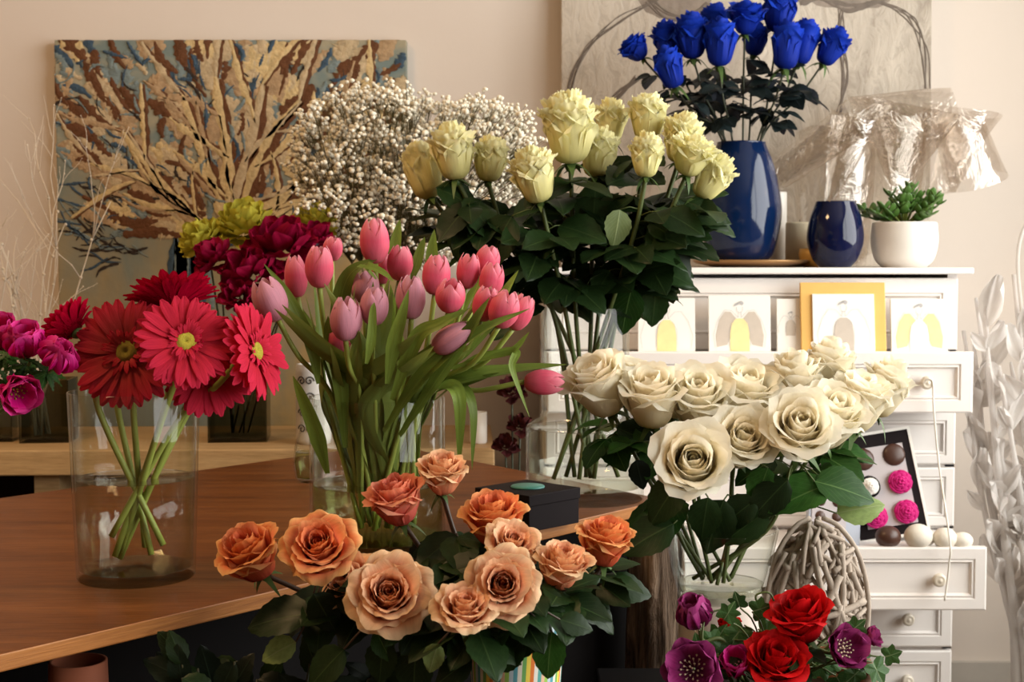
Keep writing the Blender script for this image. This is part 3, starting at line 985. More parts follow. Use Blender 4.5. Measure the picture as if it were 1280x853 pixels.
# ------------------------------------------------------------------ paintings
PLY = 3.345
x0, x1 = at(68, 50, PLY).x, at(508, 50, PLY).x
z1, z0 = zat(50, PLY), zat(552, PLY)  # canvas carried lower to stand in for the shaded wall there
pl = thing('tree_painting', 'large square canvas of a thickly painted branching tree', 'painting', ((x0 + x1) / 2, BWY, z0))
MB().box((x0, -0.035, 0), (x1, -0.001, z1 - z0)).build('canvas', M['canvas_left'], pl, smooth=False, bevel=0.002)
for v in pl.children[0].data.vertices:
    v.co.x -= pl.location.x
strokes = {}
SCOL = {'cream': (0.52, 0.39, 0.20), 'tan': (0.36, 0.245, 0.14), 'brown': (0.11, 0.045, 0.02), 'bluegrey': (0.16, 0.20, 0.20), 'navy': (0.045, 0.075, 0.11), 'dark': (0.035, 0.025, 0.02), 'sand': (0.44, 0.34, 0.21)}
SMAT = {k: plain('impasto_' + k, tuple(min(0.9, x * 1.15) for x in c), 0.7, 0.15, 0, 0.55, 55, 0.9, bscale=120) for k, c in SCOL.items()}
rng = random.Random(11)
SX = lambda px: at(px, 200, PLY).x - pl.location.x
SZ = lambda py: zat(py, PLY) - z0
ox, oz = SX(284), SZ(305)
KP = PLY / FPX


def stroke(key, pts, w, lift):
    mb = strokes.setdefault(key, MB())
    P = catmull([(p[0], 0, p[1]) for p in pts], 5)
    n = len(P)
    vs, fs = [], []
    for k, p in enumerate(P):
        t = (P[min(k + 1, n - 1)] - P[max(k - 1, 0)]).normalized()
        nx = Vector((-t.z, 0, t.x))
        ww = w * (0.15 + math.sin(math.pi * min(1, (k + 0.4) / n)) ** 0.6) * rng.uniform(0.5, 1.45)
        for s in (-1, -0.45, 0.45, 1):
            dy = -0.0355 - lift * 0.6 - (0.0018 if abs(s) < 0.9 else 0) * (1 if w > 0.004 else 0.4)
            q = p + nx * (s * ww)
            vs.append((min(max(q.x, -(x1 - x0) / 2), (x1 - x0) / 2), dy, min(max(q.z, 0.0), z1 - z0)))
    for k in range(n - 1):
        for i in range(3):
            a = k * 4 + i
            fs.append((a, a + 1, a + 5, a + 4))
    mb.add(vs, fs)


def ray(a, r0, r1, bend=0.0, sx=1.0):
    pts = []
    for k in range(4):
        t = k / 3
        r = lerp(r0, r1, t) * KP
        aa = a + bend * t
        pts.append((ox + math.cos(R(aa)) * r * sx + rng.uniform(-3, 3) * KP, oz + math.sin(R(aa)) * r + rng.uniform(-3, 3) * KP))
    return pts


def infan(px, py):
    a = math.degrees(math.atan2(305 - py, px - 284))
    return 68 < px < 508 and 50 < py < 305 and (a > 8 or px > 284) and a < 172 and not (px < 110 and py > 205)


def dab(key, px, py, ang, L, w, lift, bend=0.0):
    pts = []
    for k in range(4):
        t = k / 3 - 0.5
        aa = R(ang + bend * t)
        pts.append((SX(px) + math.cos(aa) * L * t * KP, SZ(py) + math.sin(aa) * L * t * KP + abs(t) * bend * 0.02 * KP))
    stroke(key, pts, w * KP, lift)


def fan_pts(n):
    c = 0
    while c < n:
        px, py = rng.uniform(70, 506), rng.uniform(52, 305)
        if not infan(px, py): continue
        c += 1
        yield px, py, math.degrees(math.atan2(305 - py, px - 284))


for px, py, a in fan_pts(260):
    dab(rng.choice(['bluegrey', 'bluegrey', 'tan', 'sand', 'navy']), px, py, a + rng.gauss(0, 28), rng.uniform(18, 46), rng.uniform(3, 7), rng.uniform(0, 0.0008), rng.uniform(-40, 40))
for px, py, a in fan_pts(105):
    k = rng.choice(['tan', 'sand', 'tan', 'sand', 'cream'])
    for q in range(3):
        dab(k, px + rng.uniform(-7, 7), py + rng.uniform(-7, 7), a + rng.gauss(0, 20), rng.uniform(24, 44), rng.uniform(6, 12), rng.uniform(0.001, 0.002), rng.uniform(-50, 50))
for px, py, a in fan_pts(95):
    dab('brown', px, py, a + rng.gauss(0, 14), rng.uniform(24, 58), rng.uniform(3, 7.5), rng.uniform(0.002, 0.003), rng.uniform(-35, 35))


def limb(px, py, a, L, w, depth):
    pts = [(px, py)]
    for k in range(4):
        a += rng.gauss(0, 8)
        px += math.cos(R(a)) * L / 4
        py -= math.sin(R(a)) * L / 4
        pts.append((px, py))
    P = [(SX(x), SZ(y)) for x, y in pts]
    stroke('brown', [(x + w * 0.9 * KP, z - w * 0.3 * KP) for x, z in P], w * 0.8 * KP, 0.0028)
    stroke('cream' if rng.random() < 0.5 else rng.choice(['sand', 'tan']), P, w * KP, 0.0036)
    if depth:
        for q in (1, 2, 3, 4):
            limb(pts[q][0], pts[q][1], a + rng.choice([-1, 1]) * rng.uniform(18, 42), L * rng.uniform(0.4, 0.6), w * 0.6, depth - 1)


for a, L, w in ((98, 205, 8), (82, 200, 7.5), (66, 200, 7), (115, 190, 7), (133, 190, 6.5), (50, 215, 6.5), (36, 200, 6), (150, 180, 5.5), (22, 170, 5), (162, 140, 4.5)):
    limb(284 + rng.uniform(-8, 8), 300, a, L, w, 1)
for px, py, a in fan_pts(120):
    dab(rng.choice(['navy', 'dark', 'navy', 'bluegrey']), px, py, a + rng.gauss(0, 30), rng.uniform(14, 40), rng.uniform(0.8, 2.4), 0.0042, rng.uniform(-60, 60))
for k in range(90):
    a = rng.uniform(140, 190)
    r0 = rng.uniform(95, 190)
    L = rng.uniform(18, 48)
    stroke(rng.choice(['dark', 'dark', 'navy', 'bluegrey']), ray(a, r0, r0 + L, rng.uniform(-12, 6), 1.0), rng.uniform(0.7, 1.7) * KP, 0.002)
for k in range(22):
    px = rng.uniform(214, 262)
    stroke(rng.choice(['navy', 'bluegrey', 'bluegrey']), [(SX(px), SZ(298)), (SX(px + rng.uniform(-4, 4)), SZ(330)), (SX(px + rng.uniform(-6, 6)), SZ(385))], 5 * KP, 0.001)
for key, mb in strokes.items():
    o = mb.build('paint_strokes', SMAT[key], pl)
    o['kind'] = 'stuff'

PRY = 3.30
x0r, x1r = at(702, 50, PRY).x, at(1168, 50, PRY).x
z1r = zat(-70, PRY)
pr_ = thing('silver_painting', 'tall silvery beige textured canvas with dark arched lines behind blue roses', 'painting', ((x0r + x1r) / 2, 3.335, DTZ))
pr_.rotation_euler.x = R(-1.5)
hw = (x1r - x0r) / 2
hr_ = z1r - DTZ
MB().box((-hw, -0.028, 0), (hw, 0.0, hr_)).build('canvas', M['canvas_right'], pr_, smooth=False, bevel=0.002)
strokes2 = MB()
KR = PRY / FPX


def rstroke(pts, w, mb):
    P = catmull([((px - 935) * KR, 0, zat(py, PRY) - DTZ) for px, py in pts], 6)
    n = len(P)
    vs, fs = [], []
    for k, p in enumerate(P):
        t = (P[min(k + 1, n - 1)] - P[max(k - 1, 0)]).normalized()
        nx = Vector((-t.z, 0, t.x))
        for s in (-1, 0, 1):
            q = p + nx * (s * w * KR * rng.uniform(0.5, 1.2))
            vs.append((max(-hw, min(hw, q.x)), -0.0284 - (0.0016 if s == 0 else 0), max(0, min(hr_, q.z))))
    for k in range(n - 1):
        for i in range(2):
            a = k * 3 + i
            fs.append((a, a + 1, a + 4, a + 3))
    mb.add(vs, fs)


rng = random.Random(21)
dk = MB()
for q in range(5):
    j = lambda: rng.uniform(-5, 5)
    rstroke([(712 + j(), 180), (716 + j(), 110 + j()), (735 + j(), 60 + j()), (775 + j(), 22 + j()), (820 + j(), 0 + j())], rng.uniform(0.4, 1.3), dk)
    rstroke([(1000 + j(), 0 + j()), (1030 + j(), -4), (1060 + j(), 8 + j()), (1085 + j(), 4 + j()), (1110 + j(), -6)], rng.uniform(0.8, 2.4), dk)
    rstroke([(812 + j(), -4 + j()), (835 + j(), 16 + j()), (862 + j(), 20 + j()), (890 + j(), 2 + j())], rng.uniform(0.8, 2.4), dk)
    rstroke([(1054 + j(), 8), (1052 + j(), 45 + j()), (1058 + j(), 90 + j()), (1050 + j(), 140)], rng.uniform(0.6, 1.6), dk)
    rstroke([(1100 + j(), 0), (1140 + j(), 20 + j()), (1156 + j(), 60 + j()), (1162 + j(), 110)], rng.uniform(0.5, 1.2), dk)
    rstroke([(725 + j(), 190 + j()), (765 + j(), 130 + j()), (800 + j(), 95 + j())], rng.uniform(0.6, 1.8), dk)
o = dk.build('dark_lines', plain('umber_line', (0.17, 0.135, 0.11), 0.6, 0.3, 0, 0.4, 60), pr_)
o['kind'] = 'stuff'
wash = plain('umber_wash', (0.26, 0.21, 0.17), 0.5, 0.3, 0, 0.5, 25, 0.5)
for cx, cy, rx, ry in ((845, -10, 42, 34), (1065, -14, 48, 26)):
    n = 28
    vs = [((cx - 935) * KR, -0.0282, zat(cy, PRY) - DTZ)]
    for i in range(n):
        a = 2 * math.pi * i / n
        k = 1 + 0.12 * math.sin(3 * a) + rng.uniform(-0.06, 0.06)
        vs.append(((cx + rx * k * math.cos(a) - 935) * KR, -0.0282, zat(cy + ry * k * math.sin(a), PRY) - DTZ))
    MB().add(vs, [(0, 1 + (i + 1) % n, 1 + i) for i in range(n)]).build('dark_patch', wash, pr_)
# ------------------------------------------------------------------ plant builders
ZUP = Vector((0, 0, 1))


def profile(keys, L, r0, n=24):
    """integrate a petal's side profile; keys: [(v, degrees above horizontal)]"""
    r, z, out = r0, 0.0, [(r0, 0.0)]
    for i in range(1, n + 1):
        v = (i - 0.5) / n
        for (va, a), (vb, b) in zip(keys[:-1], keys[1:]):
            if v <= vb or (vb, b) == keys[-1]:
                t = min(1, max(0, (v - va) / (vb - va)))
                t = t * t * (3 - 2 * t)
                ang = lerp(a, b, t)
                break
        r += math.cos(R(ang)) * L / n
        z += math.sin(R(ang)) * L / n
        out.append((max(0.004, r), z))
    return out


def prof_at(P, v):
    x = min(max(v, 0), 1) * (len(P) - 1)
    i = min(int(x), len(P) - 2)
    return lerp(P[i][0], P[i + 1][0], x - i), lerp(P[i][1], P[i + 1][1], x - i)


PM = {}
OUTER = {'open': (4, 66, 52, -52), 'mid': (5, 70, 66, -18), 'full': (4, 74, 80, -8), 'bud': (6, 78, 84, 34), 'tight': (10, 84, 92, 60)}
INNER = {'open': (45, 86, 99, 92), 'mid': (48, 88, 99, 92), 'full': (48, 88, 104, 100), 'bud': (50, 88, 98, 92), 'tight': (55, 89, 97, 94)}


def rose_petal(kind, t, var, mat, frill=0.0):
    key = ('rp', kind, round(t, 2), var, mat, frill)
    if key in PM: return PM[key]
    rg = random.Random(str(key[1:4]))
    o, i = OUTER[kind], INNER[kind]
    tt = t ** {'open': 2.0, 'full': 1.5}.get(kind, 1.15)
    ks = [(0, lerp(i[0], o[0], tt)), (0.34, lerp(i[1], o[1], tt)), (0.74, lerp(i[2], o[2], tt)), (1.0, lerp(i[3], o[3], t ** 2.2))]
    L = {'open': lerp(0.64, 0.76, t), 'mid': lerp(0.76, 0.80, t), 'full': lerp(0.70, 0.86, t), 'bud': lerp(0.86, 0.76, t), 'tight': lerp(0.84, 0.78, t)}[kind]
    W = lerp(0.22, 0.47, t ** 0.8)
    P = profile(ks, L, lerp(0.012, 0.035, t))
    ph = [rg.uniform(0, 6.28) for _ in range(4)]
    ruf = rg.uniform(0.5, 1.2)
    sk = rg.uniform(-0.12, 0.12)

    def fn(u, v):
        uu = u * 2 - 1
        edge = 1 - (0.22 + 0.05 * math.sin(ph[0])) * abs(uu) ** 2.4 + 0.020 * t * math.sin(9 * uu + ph[1])
        ve = v * edge
        r, z = prof_at(P, ve)
        w = W * math.sin(math.pi * (0.13 + 0.62 * v)) * (1 + 0.10 * (1 - v))
        ha = min(w / max(r, 0.07), 1.75)
        a = uu * ha + sk * v
        # rolled side edges and spiral tuck
        roll = max(0, abs(uu) - 0.55) / 0.45
        out = 1 + 0.055 * uu * (1 - 0.5 * t)
        rr = r * out + roll ** 2 * v ** 2 * 0.075 * t
        zz = z - roll ** 2 * v ** 3 * 0.07 * t
        d = 0.016 * ruf * t * v * v * math.sin(5.5 * uu + ph[2]) + 0.008 * t * v * math.sin(11 * uu + 3 * v + ph[3])
        rr += d
        zz += d * 0.6
        if frill:
            fz = frill * max(0, v - 0.6) / 0.4
            rr += fz * math.sin(17 * uu + ph[1])
            zz += fz * 0.8 * math.sin(23 * uu + ph[2])
        # pointed mid tip of reflexed petals
        if t > 0.5:
            zz -= 0.03 * t * max(0, v - 0.8) / 0.2 * max(0, 1 - abs(uu) * 3.0)
        return Vector((rr * math.cos(a), rr * math.sin(a), zz))
    m = MB().grid(fn, 20 if frill else 10, 10)
    m.uv = [(u, v * lerp(0.70, 1.0, t)) for u, v in m.uv]
    me = mkmesh('rose_petal', m.v, m.f, M[mat], m.uv)
    PM[key] = me
    return me


def rose_heart(kind, mat):
    key = ('rh', kind, mat)
    if key in PM: return PM[key]
    turns = 2.6
    zt = {'open': 0.60, 'mid': 0.66, 'full': 0.62, 'bud': 0.75, 'tight': 0.74}[kind]

    def fn(u, v):
        a = u * turns * 2 * math.pi
        r = 0.012 + 0.105 * u ** 1.1
        bulge = 1.0 + 0.35 * math.sin(math.pi * v) - 0.12 * v
        z = zt * v * (0.93 + 0.03 * math.sin(a * 0.9) + 0.04 * u)
        rr = r * (0.55 + 0.45 * min(1, v * 2)) * bulge + 0.010 * max(0, v - 0.85) / 0.15
        return Vector((rr * math.cos(a), rr * math.sin(a), z))
    m = MB().grid(fn, 56, 7)
    uv = [(u, 0.25 + 0.45 * v) for u, v in m.uv]
    me = mkmesh('rose_heart', m.v, m.f, M[mat], uv)
    PM[key] = me
    return me


def sepal_mesh(mat='sepal', L=0.38):
    key = ('sep', mat, L)
    if key in PM: return PM[key]
    m = MB()
    m.lathe([(0.0001, -0.10), (0.045, -0.085), (0.065, -0.04), (0.06, 0.01), (0.03, 0.03)], 12)
    for k in range(5):
        a = k * 2 * math.pi / 5
        c, s = math.cos(a), math.sin(a)

        def fn(u, v, c=c, s=s, k=k):
            w = 0.055 * (1 - v) ** 0.7 * (u * 2 - 1)
            r = 0.05 + L * (v * 0.8) * (0.85 if k % 2 else 0.6)
            z = -0.0 - L * v * v * (0.65 if k % 2 else 0.25) - 0.04 * v
            return Vector((r * c - w * s, r * s + w * c, z))
        m.grid(fn, 2, 6)
    me = mkmesh('sepals', m.v, m.f, M[mat], m.uv)
    PM[key] = me
    return me


def leaf_mesh(mat, var=0, width=0.36, serr=0.012, fold=0.16, droop=0.18, ny=12):
    key = ('leaf', mat, var, width, fold, droop)
    if key in PM: return PM[key]
    rg = random.Random(var * 13 + 5)
    tw = rg.uniform(-0.5, 0.5)
    dr_ = droop * rg.uniform(0.5, 1.6)
    fo = fold * rg.uniform(0.4, 1.5)
    wav = rg.uniform(0.010, 0.03)

    def fn(u, v):
        uu = u * 2 - 1
        w = width * (math.sin(math.pi * min(1, v ** 0.82)) ** 0.75) * (1 + 0.15 * (0.5 - v))
        if 0 < v < 1:
            w += serr * (1 if int(v * ny + 0.5) % 2 else -1)
        x = uu * max(w, 0.0)
        z = fo * abs(uu) * w - dr_ * v * v + wav * math.sin(8 * v + 2 * uu) * abs(uu)
        a = tw * v
        return Vector((x * math.cos(a) - z * math.sin(a) * 0.3, v, z + x * math.sin(a) * 0.4))
    m = MB().grid(fn, 6, ny)
    me = mkmesh('leaf', m.v, m.f, M[mat], m.uv)
    PM[key] = me
    return me


def leaf_frame(P, d, nrm, s):
    d = Vector(d).normalized()
    n = Vector(nrm)
    n = n - d * n.dot(d)
    if n.length < 1e-4: n = d.orthogonal()
    n.normalize()
    return basis(P, d.cross(n), d, n, s)


def stem_path(P0, rim_c, rim_r, B, axis, bow=0.35):
    """vase foot -> through the rim -> bloom"""
    P0, B, axis = Vector(P0), Vector(B), Vector(axis).normalized()
    h = Vector((B.x - rim_c.x, B.y - rim_c.y, 0))
    k = min(1.0, h.length / max(1e-5, rim_r * 1.2)) * rim_r * 0.78
    Mp = rim_c + (h.normalized() * k if h.length > 1e-5 else Vector())
    L = (B - Mp).length
    ax = Vector((axis.x, axis.y, max(axis.z, 0.25))).normalized()
    Q = B - ax * L * 0.30
    base = Mp.lerp(B, 0.5)
    mid = base.lerp(Q, bow)
    return catmull([P0, Mp, mid, B], 7)


RV = random.Random(99)


def rose(name, px, py, dia, Y, axis, kind, mat, label, group, vase, stemmat='stem_rose', leafmat='leaf_rose', nleaf=4, leaflen=0.05, extra=(), stem_r=0.0026, sep='sepal', layers=None, leafdown=0.75, frill=0.0, grow=1.0, leafup=0.42):
    axis = Vector(axis).normalized()
    C = at(px, py, Y)
    D = pm(dia, Y) * grow
    rmax = {'open': 0.57, 'mid': 0.52, 'full': 0.47, 'bud': 0.40, 'tight': 0.31}[kind]
    s = D / (2 * rmax)
    B = C - axis * 0.33 * s
    a = RV.uniform(0, 6.28)
    rr = vase['foot_r'] * RV.uniform(0.2, 0.85)
    # stems cross: the foot lies opposite the bloom
    h = Vector((B.x - vase['c'].x, B.y - vase['c'].y))
    hd = h.normalized() if h.length > 1e-6 else Vector((1, 0))
    rr *= RV.choice((1.0, 0.5, -0.7))
    foot = Vector((vase['c'].x - hd.x * rr + math.cos(a) * vase['foot_r'] * 0.15, vase['c'].y - hd.y * rr + math.sin(a) * vase['foot_r'] * 0.15, vase['foot_z'] + 0.012))
    path = stem_path(foot, vase['rim'], vase['rim_r'], B, axis)
    r = thing(name, label, 'flower', foot, group)
    G = Matrix.Translation(B - foot) @ along(axis) @ RZ(RV.uniform(0, 6.28)) @ SC(s)
    ob('rose_heart', rose_heart(kind, mat), r, G)
    lay = layers or ((0.12, 3), (0.26, 3), (0.40, 4), (0.56, 4), (0.73, 4), (0.88, 4), (1.0, 4))
    az = 0
    for t, n in lay:
        az += 0.6
        for k in range(n):
            az += 2 * math.pi / n
            me = rose_petal(kind, t, k % 3, mat, frill)
            tilt = Matrix.Rotation(RV.uniform(-0.06, 0.06), 4, 'Y')
            ob('petal', me, r, G @ RZ(az + RV.uniform(-0.18, 0.18)) @ tilt @ SC(RV.uniform(0.95, 1.05)))
    ob('sepals', sepal_mesh(sep), r, G)
    sm_ = MB().tube([p - foot for p in path], [stem_r] * (len(path) - 1) + [stem_r * 1.15], 8)
    n = len(path)
    i0 = int(n * 0.42)
    for k in range(nleaf):
        t = lerp(leafup, leafdown + 0.12, (k + RV.uniform(0.1, 0.9)) / max(1, nleaf))
        x = t * (n - 1)
        p = path[int(x)].lerp(path[min(n - 1, int(x) + 1)], x - int(x))
        aa = RV.uniform(0, 6.28)
        d = Vector((math.cos(aa), math.sin(aa) * 0.8 - 0.15, RV.uniform(-0.35, 0.45))).normalized()
        pl_ = leaflen * RV.uniform(0.35, 0.6)
        tip = p + d * pl_ + Vector((0, 0, 0.004))
        sm_.tube([p - foot, p.lerp(tip, 0.5) - foot + Vector((0, 0, 0.003)), tip - foot], 0.0009, 5)
        for q in range(3):
            dq = (Matrix.Rotation((q - 1) * 1.0, 3, ZUP) @ d)
            dq.z -= RV.uniform(0.0, 0.55)
            b = tip if q == 1 else tip - d * pl_ * 0.25
            nn = Vector((RV.uniform(-0.5, 0.5), RV.uniform(-0.9, 0.1), 0.9))
            ob('leaf', leaf_mesh(leafmat, RV.randrange(5)), r, leaf_frame(b - foot, dq, nn, leaflen * RV.uniform(0.7, 1.15)))
    for e_ in extra:
        lpx, lpy, ln, ang, dy, nrm = e_[:6]
        lm = e_[6] if len(e_) > 6 else leafmat
        lY = e_[7] if len(e_) > 7 else Y
        p = at(lpx, lpy, lY)
        d = Vector((math.cos(R(ang)), dy, math.sin(R(ang)))).normalized()
        near = min(path[i0:], key=lambda q: (q - p).length)
        sm_.tube([near - foot, near.lerp(p, 0.5) - foot + Vector((0, 0, 0.004)), p - foot], 0.001, 5)
        ob('leaf', leaf_mesh(lm, RV.randrange(5)), r, leaf_frame(p - foot, d, nrm, pm(ln, lY)))
    sm_.build('stem', M[stemmat], r)
    return r


# ---- tulips
def tulip_petal(inner, var, mat):
    key = ('tp', inner, var, mat)
    if key in PM: return PM[key]
    rg = random.Random(var + (10 if inner else 0))
    ks = [(0, 0), (0.25, 62), (0.6, 94), (0.85, 116), (1.0, 128 if inner else 122)]
    P = profile(ks, 1.24 if inner else 1.20, 0.02)
    ph = rg.uniform(0, 6)

    def fn(u, v):
        uu = u * 2 - 1
        ve = v * (1 - 0.16 * uu * uu * v)
        r, z = prof_at(P, ve)
        w = 0.44 * max(0.0, math.sin(math.pi * (0.06 + 0.90 * v ** 0.9))) ** 0.62
        ha = min(w / max(r, 0.06), 1.5)
        a = uu * ha
        keel = (1 - min(1, abs(uu) * 2.5)) * 0.018 * math.sin(math.pi * v)
        rr = r * (0.90 if inner else 1.0) * (1 + 0.05 * abs(uu) ** 3) + keel - 0.02 * abs(uu) ** 4
        rr += 0.008 * math.sin(6 * uu + ph) * v
        return Vector((rr * math.cos(a), rr * math.sin(a), z))
    m = MB().grid(fn, 10, 11)
    me = mkmesh('tulip_petal', m.v, m.f, M[mat], m.uv)
    PM[key] = me
    return me


def strap_leaf(P, width, nrm, fold=0.35, n=8):
    """lance-shaped tulip blade along a path"""
    C = catmull(P, n)
    N = len(C)
    nrm = Vector(nrm).normalized()
    m = MB()
    rows = []
    uv = []
    for k, p in enumerate(C):
        t = (C[min(k + 1, N - 1)] - C[max(k - 1, 0)]).normalized()
        nn = (nrm - t * nrm.dot(t))
        if nn.length < 0.05: nn = t.orthogonal()
        nn.normalize()
        s = t.cross(nn)
        v = k / (N - 1)
        w = width * max(0.02, min(1, (0.30 + 2.4 * v)) * (1 - v ** 2.6) ** 0.9)
        for i in range(5):
            uu = i / 2 - 1
            rows.append(p + s * (uu * w) + nn * (fold * w * abs(uu) ** 1.3 + 0.06 * w * math.sin(9 * v + uu)))
            uv.append((i / 4, v))
    fs = [(k * 5 + i, k * 5 + i + 1, k * 5 + i + 6, k * 5 + i + 5) for k in range(N - 1) for i in range(4)]
    m.add(rows, fs, uv)
    return m


def tulip(px, py, h, wd, Y, axis, mat, label, vase, nl=1, spread=1.0, leaves=(), stemmat='stem_light'):
    axis = Vector(axis).normalized()
    C = at(px, py, Y)
    H = pm(h, Y)
    s = H / 1.0
    kx = min(1.25, max(0.8, (wd / h) / 0.76))
    B = C - axis * 0.48 * s
    hd = Vector((B.x - vase['c'].x, B.y - vase['c'].y))
    a = RV.uniform(0, 6.28)
    rr = vase['foot_r'] * RV.uniform(0.1, 0.8)
    foot = Vector((vase['c'].x + math.cos(a) * rr * 0.6 + hd.x * 0.15, vase['c'].y + math.sin(a) * rr * 0.6, vase['foot_z'] + 0.012))
    path = stem_path(foot, vase['rim'], vase['rim_r'], B, axis, 0.5)
    r = thing('tulip', label, 'flower', foot, 'pink tulips in the wide glass vase')
    G = Matrix.Translation(B - foot) @ along(axis) @ RZ(RV.uniform(0, 6.28)) @ Matrix.Diagonal((s * kx, s * kx, s, 1))
    for k in range(6):
        inner = k % 2
        me = tulip_petal(inner, k % 3, mat)
        ob('petal', me, r, G @ RZ(k * math.pi / 3) @ Matrix.Rotation(RV.uniform(-0.03, 0.06), 4, 'Y'))
    MB().tube([p - foot for p in path], 0.0032, 8).build('stem', M[stemmat], r)
    for k in range(nl):
        aa = math.atan2(hd.y, hd.x) + RV.uniform(-1.2, 1.2)
        rim = vase['rim'] + Vector((math.cos(aa), math.sin(aa), 0)) * vase['rim_r'] * 0.8
        top = rim.lerp(B, RV.uniform(0.55, 1.0)) + Vector((math.cos(aa) * 0.02, math.sin(aa) * 0.02 - 0.01, RV.uniform(0, 0.03)))
        b0 = Vector((lerp(foot.x, rim.x, 0.25), lerp(foot.y, rim.y, 0.25), lerp(foot.z, rim.z, 0.3)))
        strap_leaf([b0 - foot, rim - foot + Vector((0, 0, RV.uniform(-0.01, 0.02))), rim.lerp(top, 0.6) - foot, top - foot], RV.uniform(0.010, 0.017), (math.cos(aa) * -1, -0.6 - math.sin(aa), 0.5)).build('leaf', M['leaf_tulip'], r)
    for pts, w_, nrm in leaves:
        strap_leaf([at(*p) - foot for p in pts], w_, nrm).build('leaf', M['leaf_tulip'], r)
    return r


# ---- gerberas
def gerb_petal(var, mat, inner=False):
    key = ('gp', var, mat, inner)
    if key in PM: return PM[key]
    rg = random.Random(var * 3 + 1)
    dr_ = rg.uniform(0.02, 0.16)
    tw = rg.uniform(-0.25, 0.25)
    L0, L1 = (0.20, 0.62) if inner else (0.16, 1.0)
    W = 0.05 if inner else 0.112

    def fn(u, v):
        uu = u * 2 - 1
        r = lerp(L0, L1, v)
        w = W * (0.35 + 0.65 * min(1, v * 2.2)) * (1 - max(0, v - 0.72) ** 2 * 9.5)
        x = uu * w
        z = 0.10 * math.sin(v * 1.9) - dr_ * v * v - 0.020 * math.cos(uu * 4.7) * v + tw * x * v
        return Vector((r, x, z + (0.05 if inner else 0)))
    m = MB().grid(fn, 4, 7)
    me = mkmesh('ray_petal', m.v, m.f, M[mat], m.uv)
    PM[key] = me
    return me


def gerbera(px, py, dia, Y, axis, mat, label, vase, disk='disk', flop=0.0, ys=1.0):
    axis = Vector(axis).normalized()
    C = at(px, py, Y)
    s = pm(dia, Y) / 2
    B = C - axis * 0.02
    h = Vector((B.x - vase['c'].x, B.y - vase['c'].y))
    hd = h.normalized()
    rr = vase['foot_r'] * 0.8
    sp = RV.uniform(-0.6, 0.6)
    foot = Vector((vase['c'].x + (-hd.x * RV.uniform(0.5, 1.0) + sp * 0.5) * rr, vase['c'].y + RV.uniform(-0.6, 0.6) * rr, vase['foot_z'] + RV.uniform(0.008, 0.04)))
    ax2 = Vector((axis.x * 0.5, axis.y * 0.6, 0.8))
    path = stem_path(foot, vase['rim'] - Vector((0, 0, 0.03)), vase['rim_r'], B - axis * 0.012, ax2, 0.4)
    r = thing('gerbera', label, 'flower', foot, 'crimson gerberas in the glass vase')
    G = Matrix.Translation(B - foot) @ along(axis) @ RZ(RV.uniform(0, 6)) @ SC(s)
    for row, (n, dz, tl) in enumerate(((28, -0.02, 0.02 + flop), (25, 0.02, -0.09 + flop))):
        for k in range(n):
            a = 2 * math.pi * (k + 0.5 * row) / n + RV.uniform(-0.05, 0.05)
            ob('petal', gerb_petal(RV.randrange(6), mat), r, G @ T((0, 0, dz)) @ RZ(a) @ Matrix.Rotation(tl + RV.uniform(-0.08, 0.08), 4, 'Y') @ SC(RV.uniform(0.9, 1.04)))
    for k in range(30):
        a = 2 * math.pi * k / 30
        ob('inner_petal', gerb_petal(k % 4, mat, True), r, G @ T((0, 0, 0.0)) @ RZ(a) @ Matrix.Rotation(-0.28 + RV.uniform(-0.12, 0.1), 4, 'Y') @ SC(RV.uniform(0.5, 0.85)))
    m = MB()
    m.grid(lambda u, v: Vector((0.215 * v * math.cos(2 * math.pi * u), 0.215 * v * math.sin(2 * math.pi * u), 0.115 + 0.06 * math.sin(math.pi * min(1, v * 1.05)) - 0.02)), 28, 8)
    m.build('flower_disk', M[disk], r, G)
    fl = MB()
    for k in range(70):
        a = k * 2.4
        rad = 0.22 + 0.09 * RV.random()
        c = Vector((rad * math.cos(a), rad * math.sin(a), 0.09))
        fl.tube([c, c + Vector((math.cos(a) * 0.03, math.sin(a) * 0.03, 0.055))], [0.006, 0.009], 4)
    o = fl.build('florets', M[mat], r, G)
    o['kind'] = 'stuff'
    m = MB().lathe([(0.0001, -0.20), (0.05, -0.19), (0.14, -0.12), (0.19, -0.03), (0.15, 0.02)], 18)
    m.build('calyx', M['sepal'], r, G)
    MB().tube([p - foot for p in path], 0.0036, 9).build('stem', M['stem_light'], r)
    return r


# ---- ruffled heads, anemones, hellebores
def wavy_petal(mat, var, w=0.5, curl=0.3, ruf=0.06):
    key = ('wp', mat, var, w, curl, ruf)
    if key in PM: return PM[key]
    rg = random.Random(var * 7 + 3)
    p1, p2 = rg.uniform(0, 6), rg.uniform(0, 6)

    def fn(u, v):
        uu = u * 2 - 1
        ww = w * math.sin(math.pi * (0.08 + 0.72 * v)) * (1.0 if v < 0.99 else 0.97)
        y = v * (1 - 0.22 * abs(uu) ** 2.5)
        return Vector((uu * ww, y, curl * v * v + ruf * v * math.sin(6 * uu + p1) + ruf * 0.5 * v * math.sin(11 * uu + p2) + 0.25 * ww * uu * uu))
    m = MB().grid(fn, 8, 6)
    me = mkmesh('wavy_petal', m.v, m.f, M[mat], m.uv)
    PM[key] = me
    return me


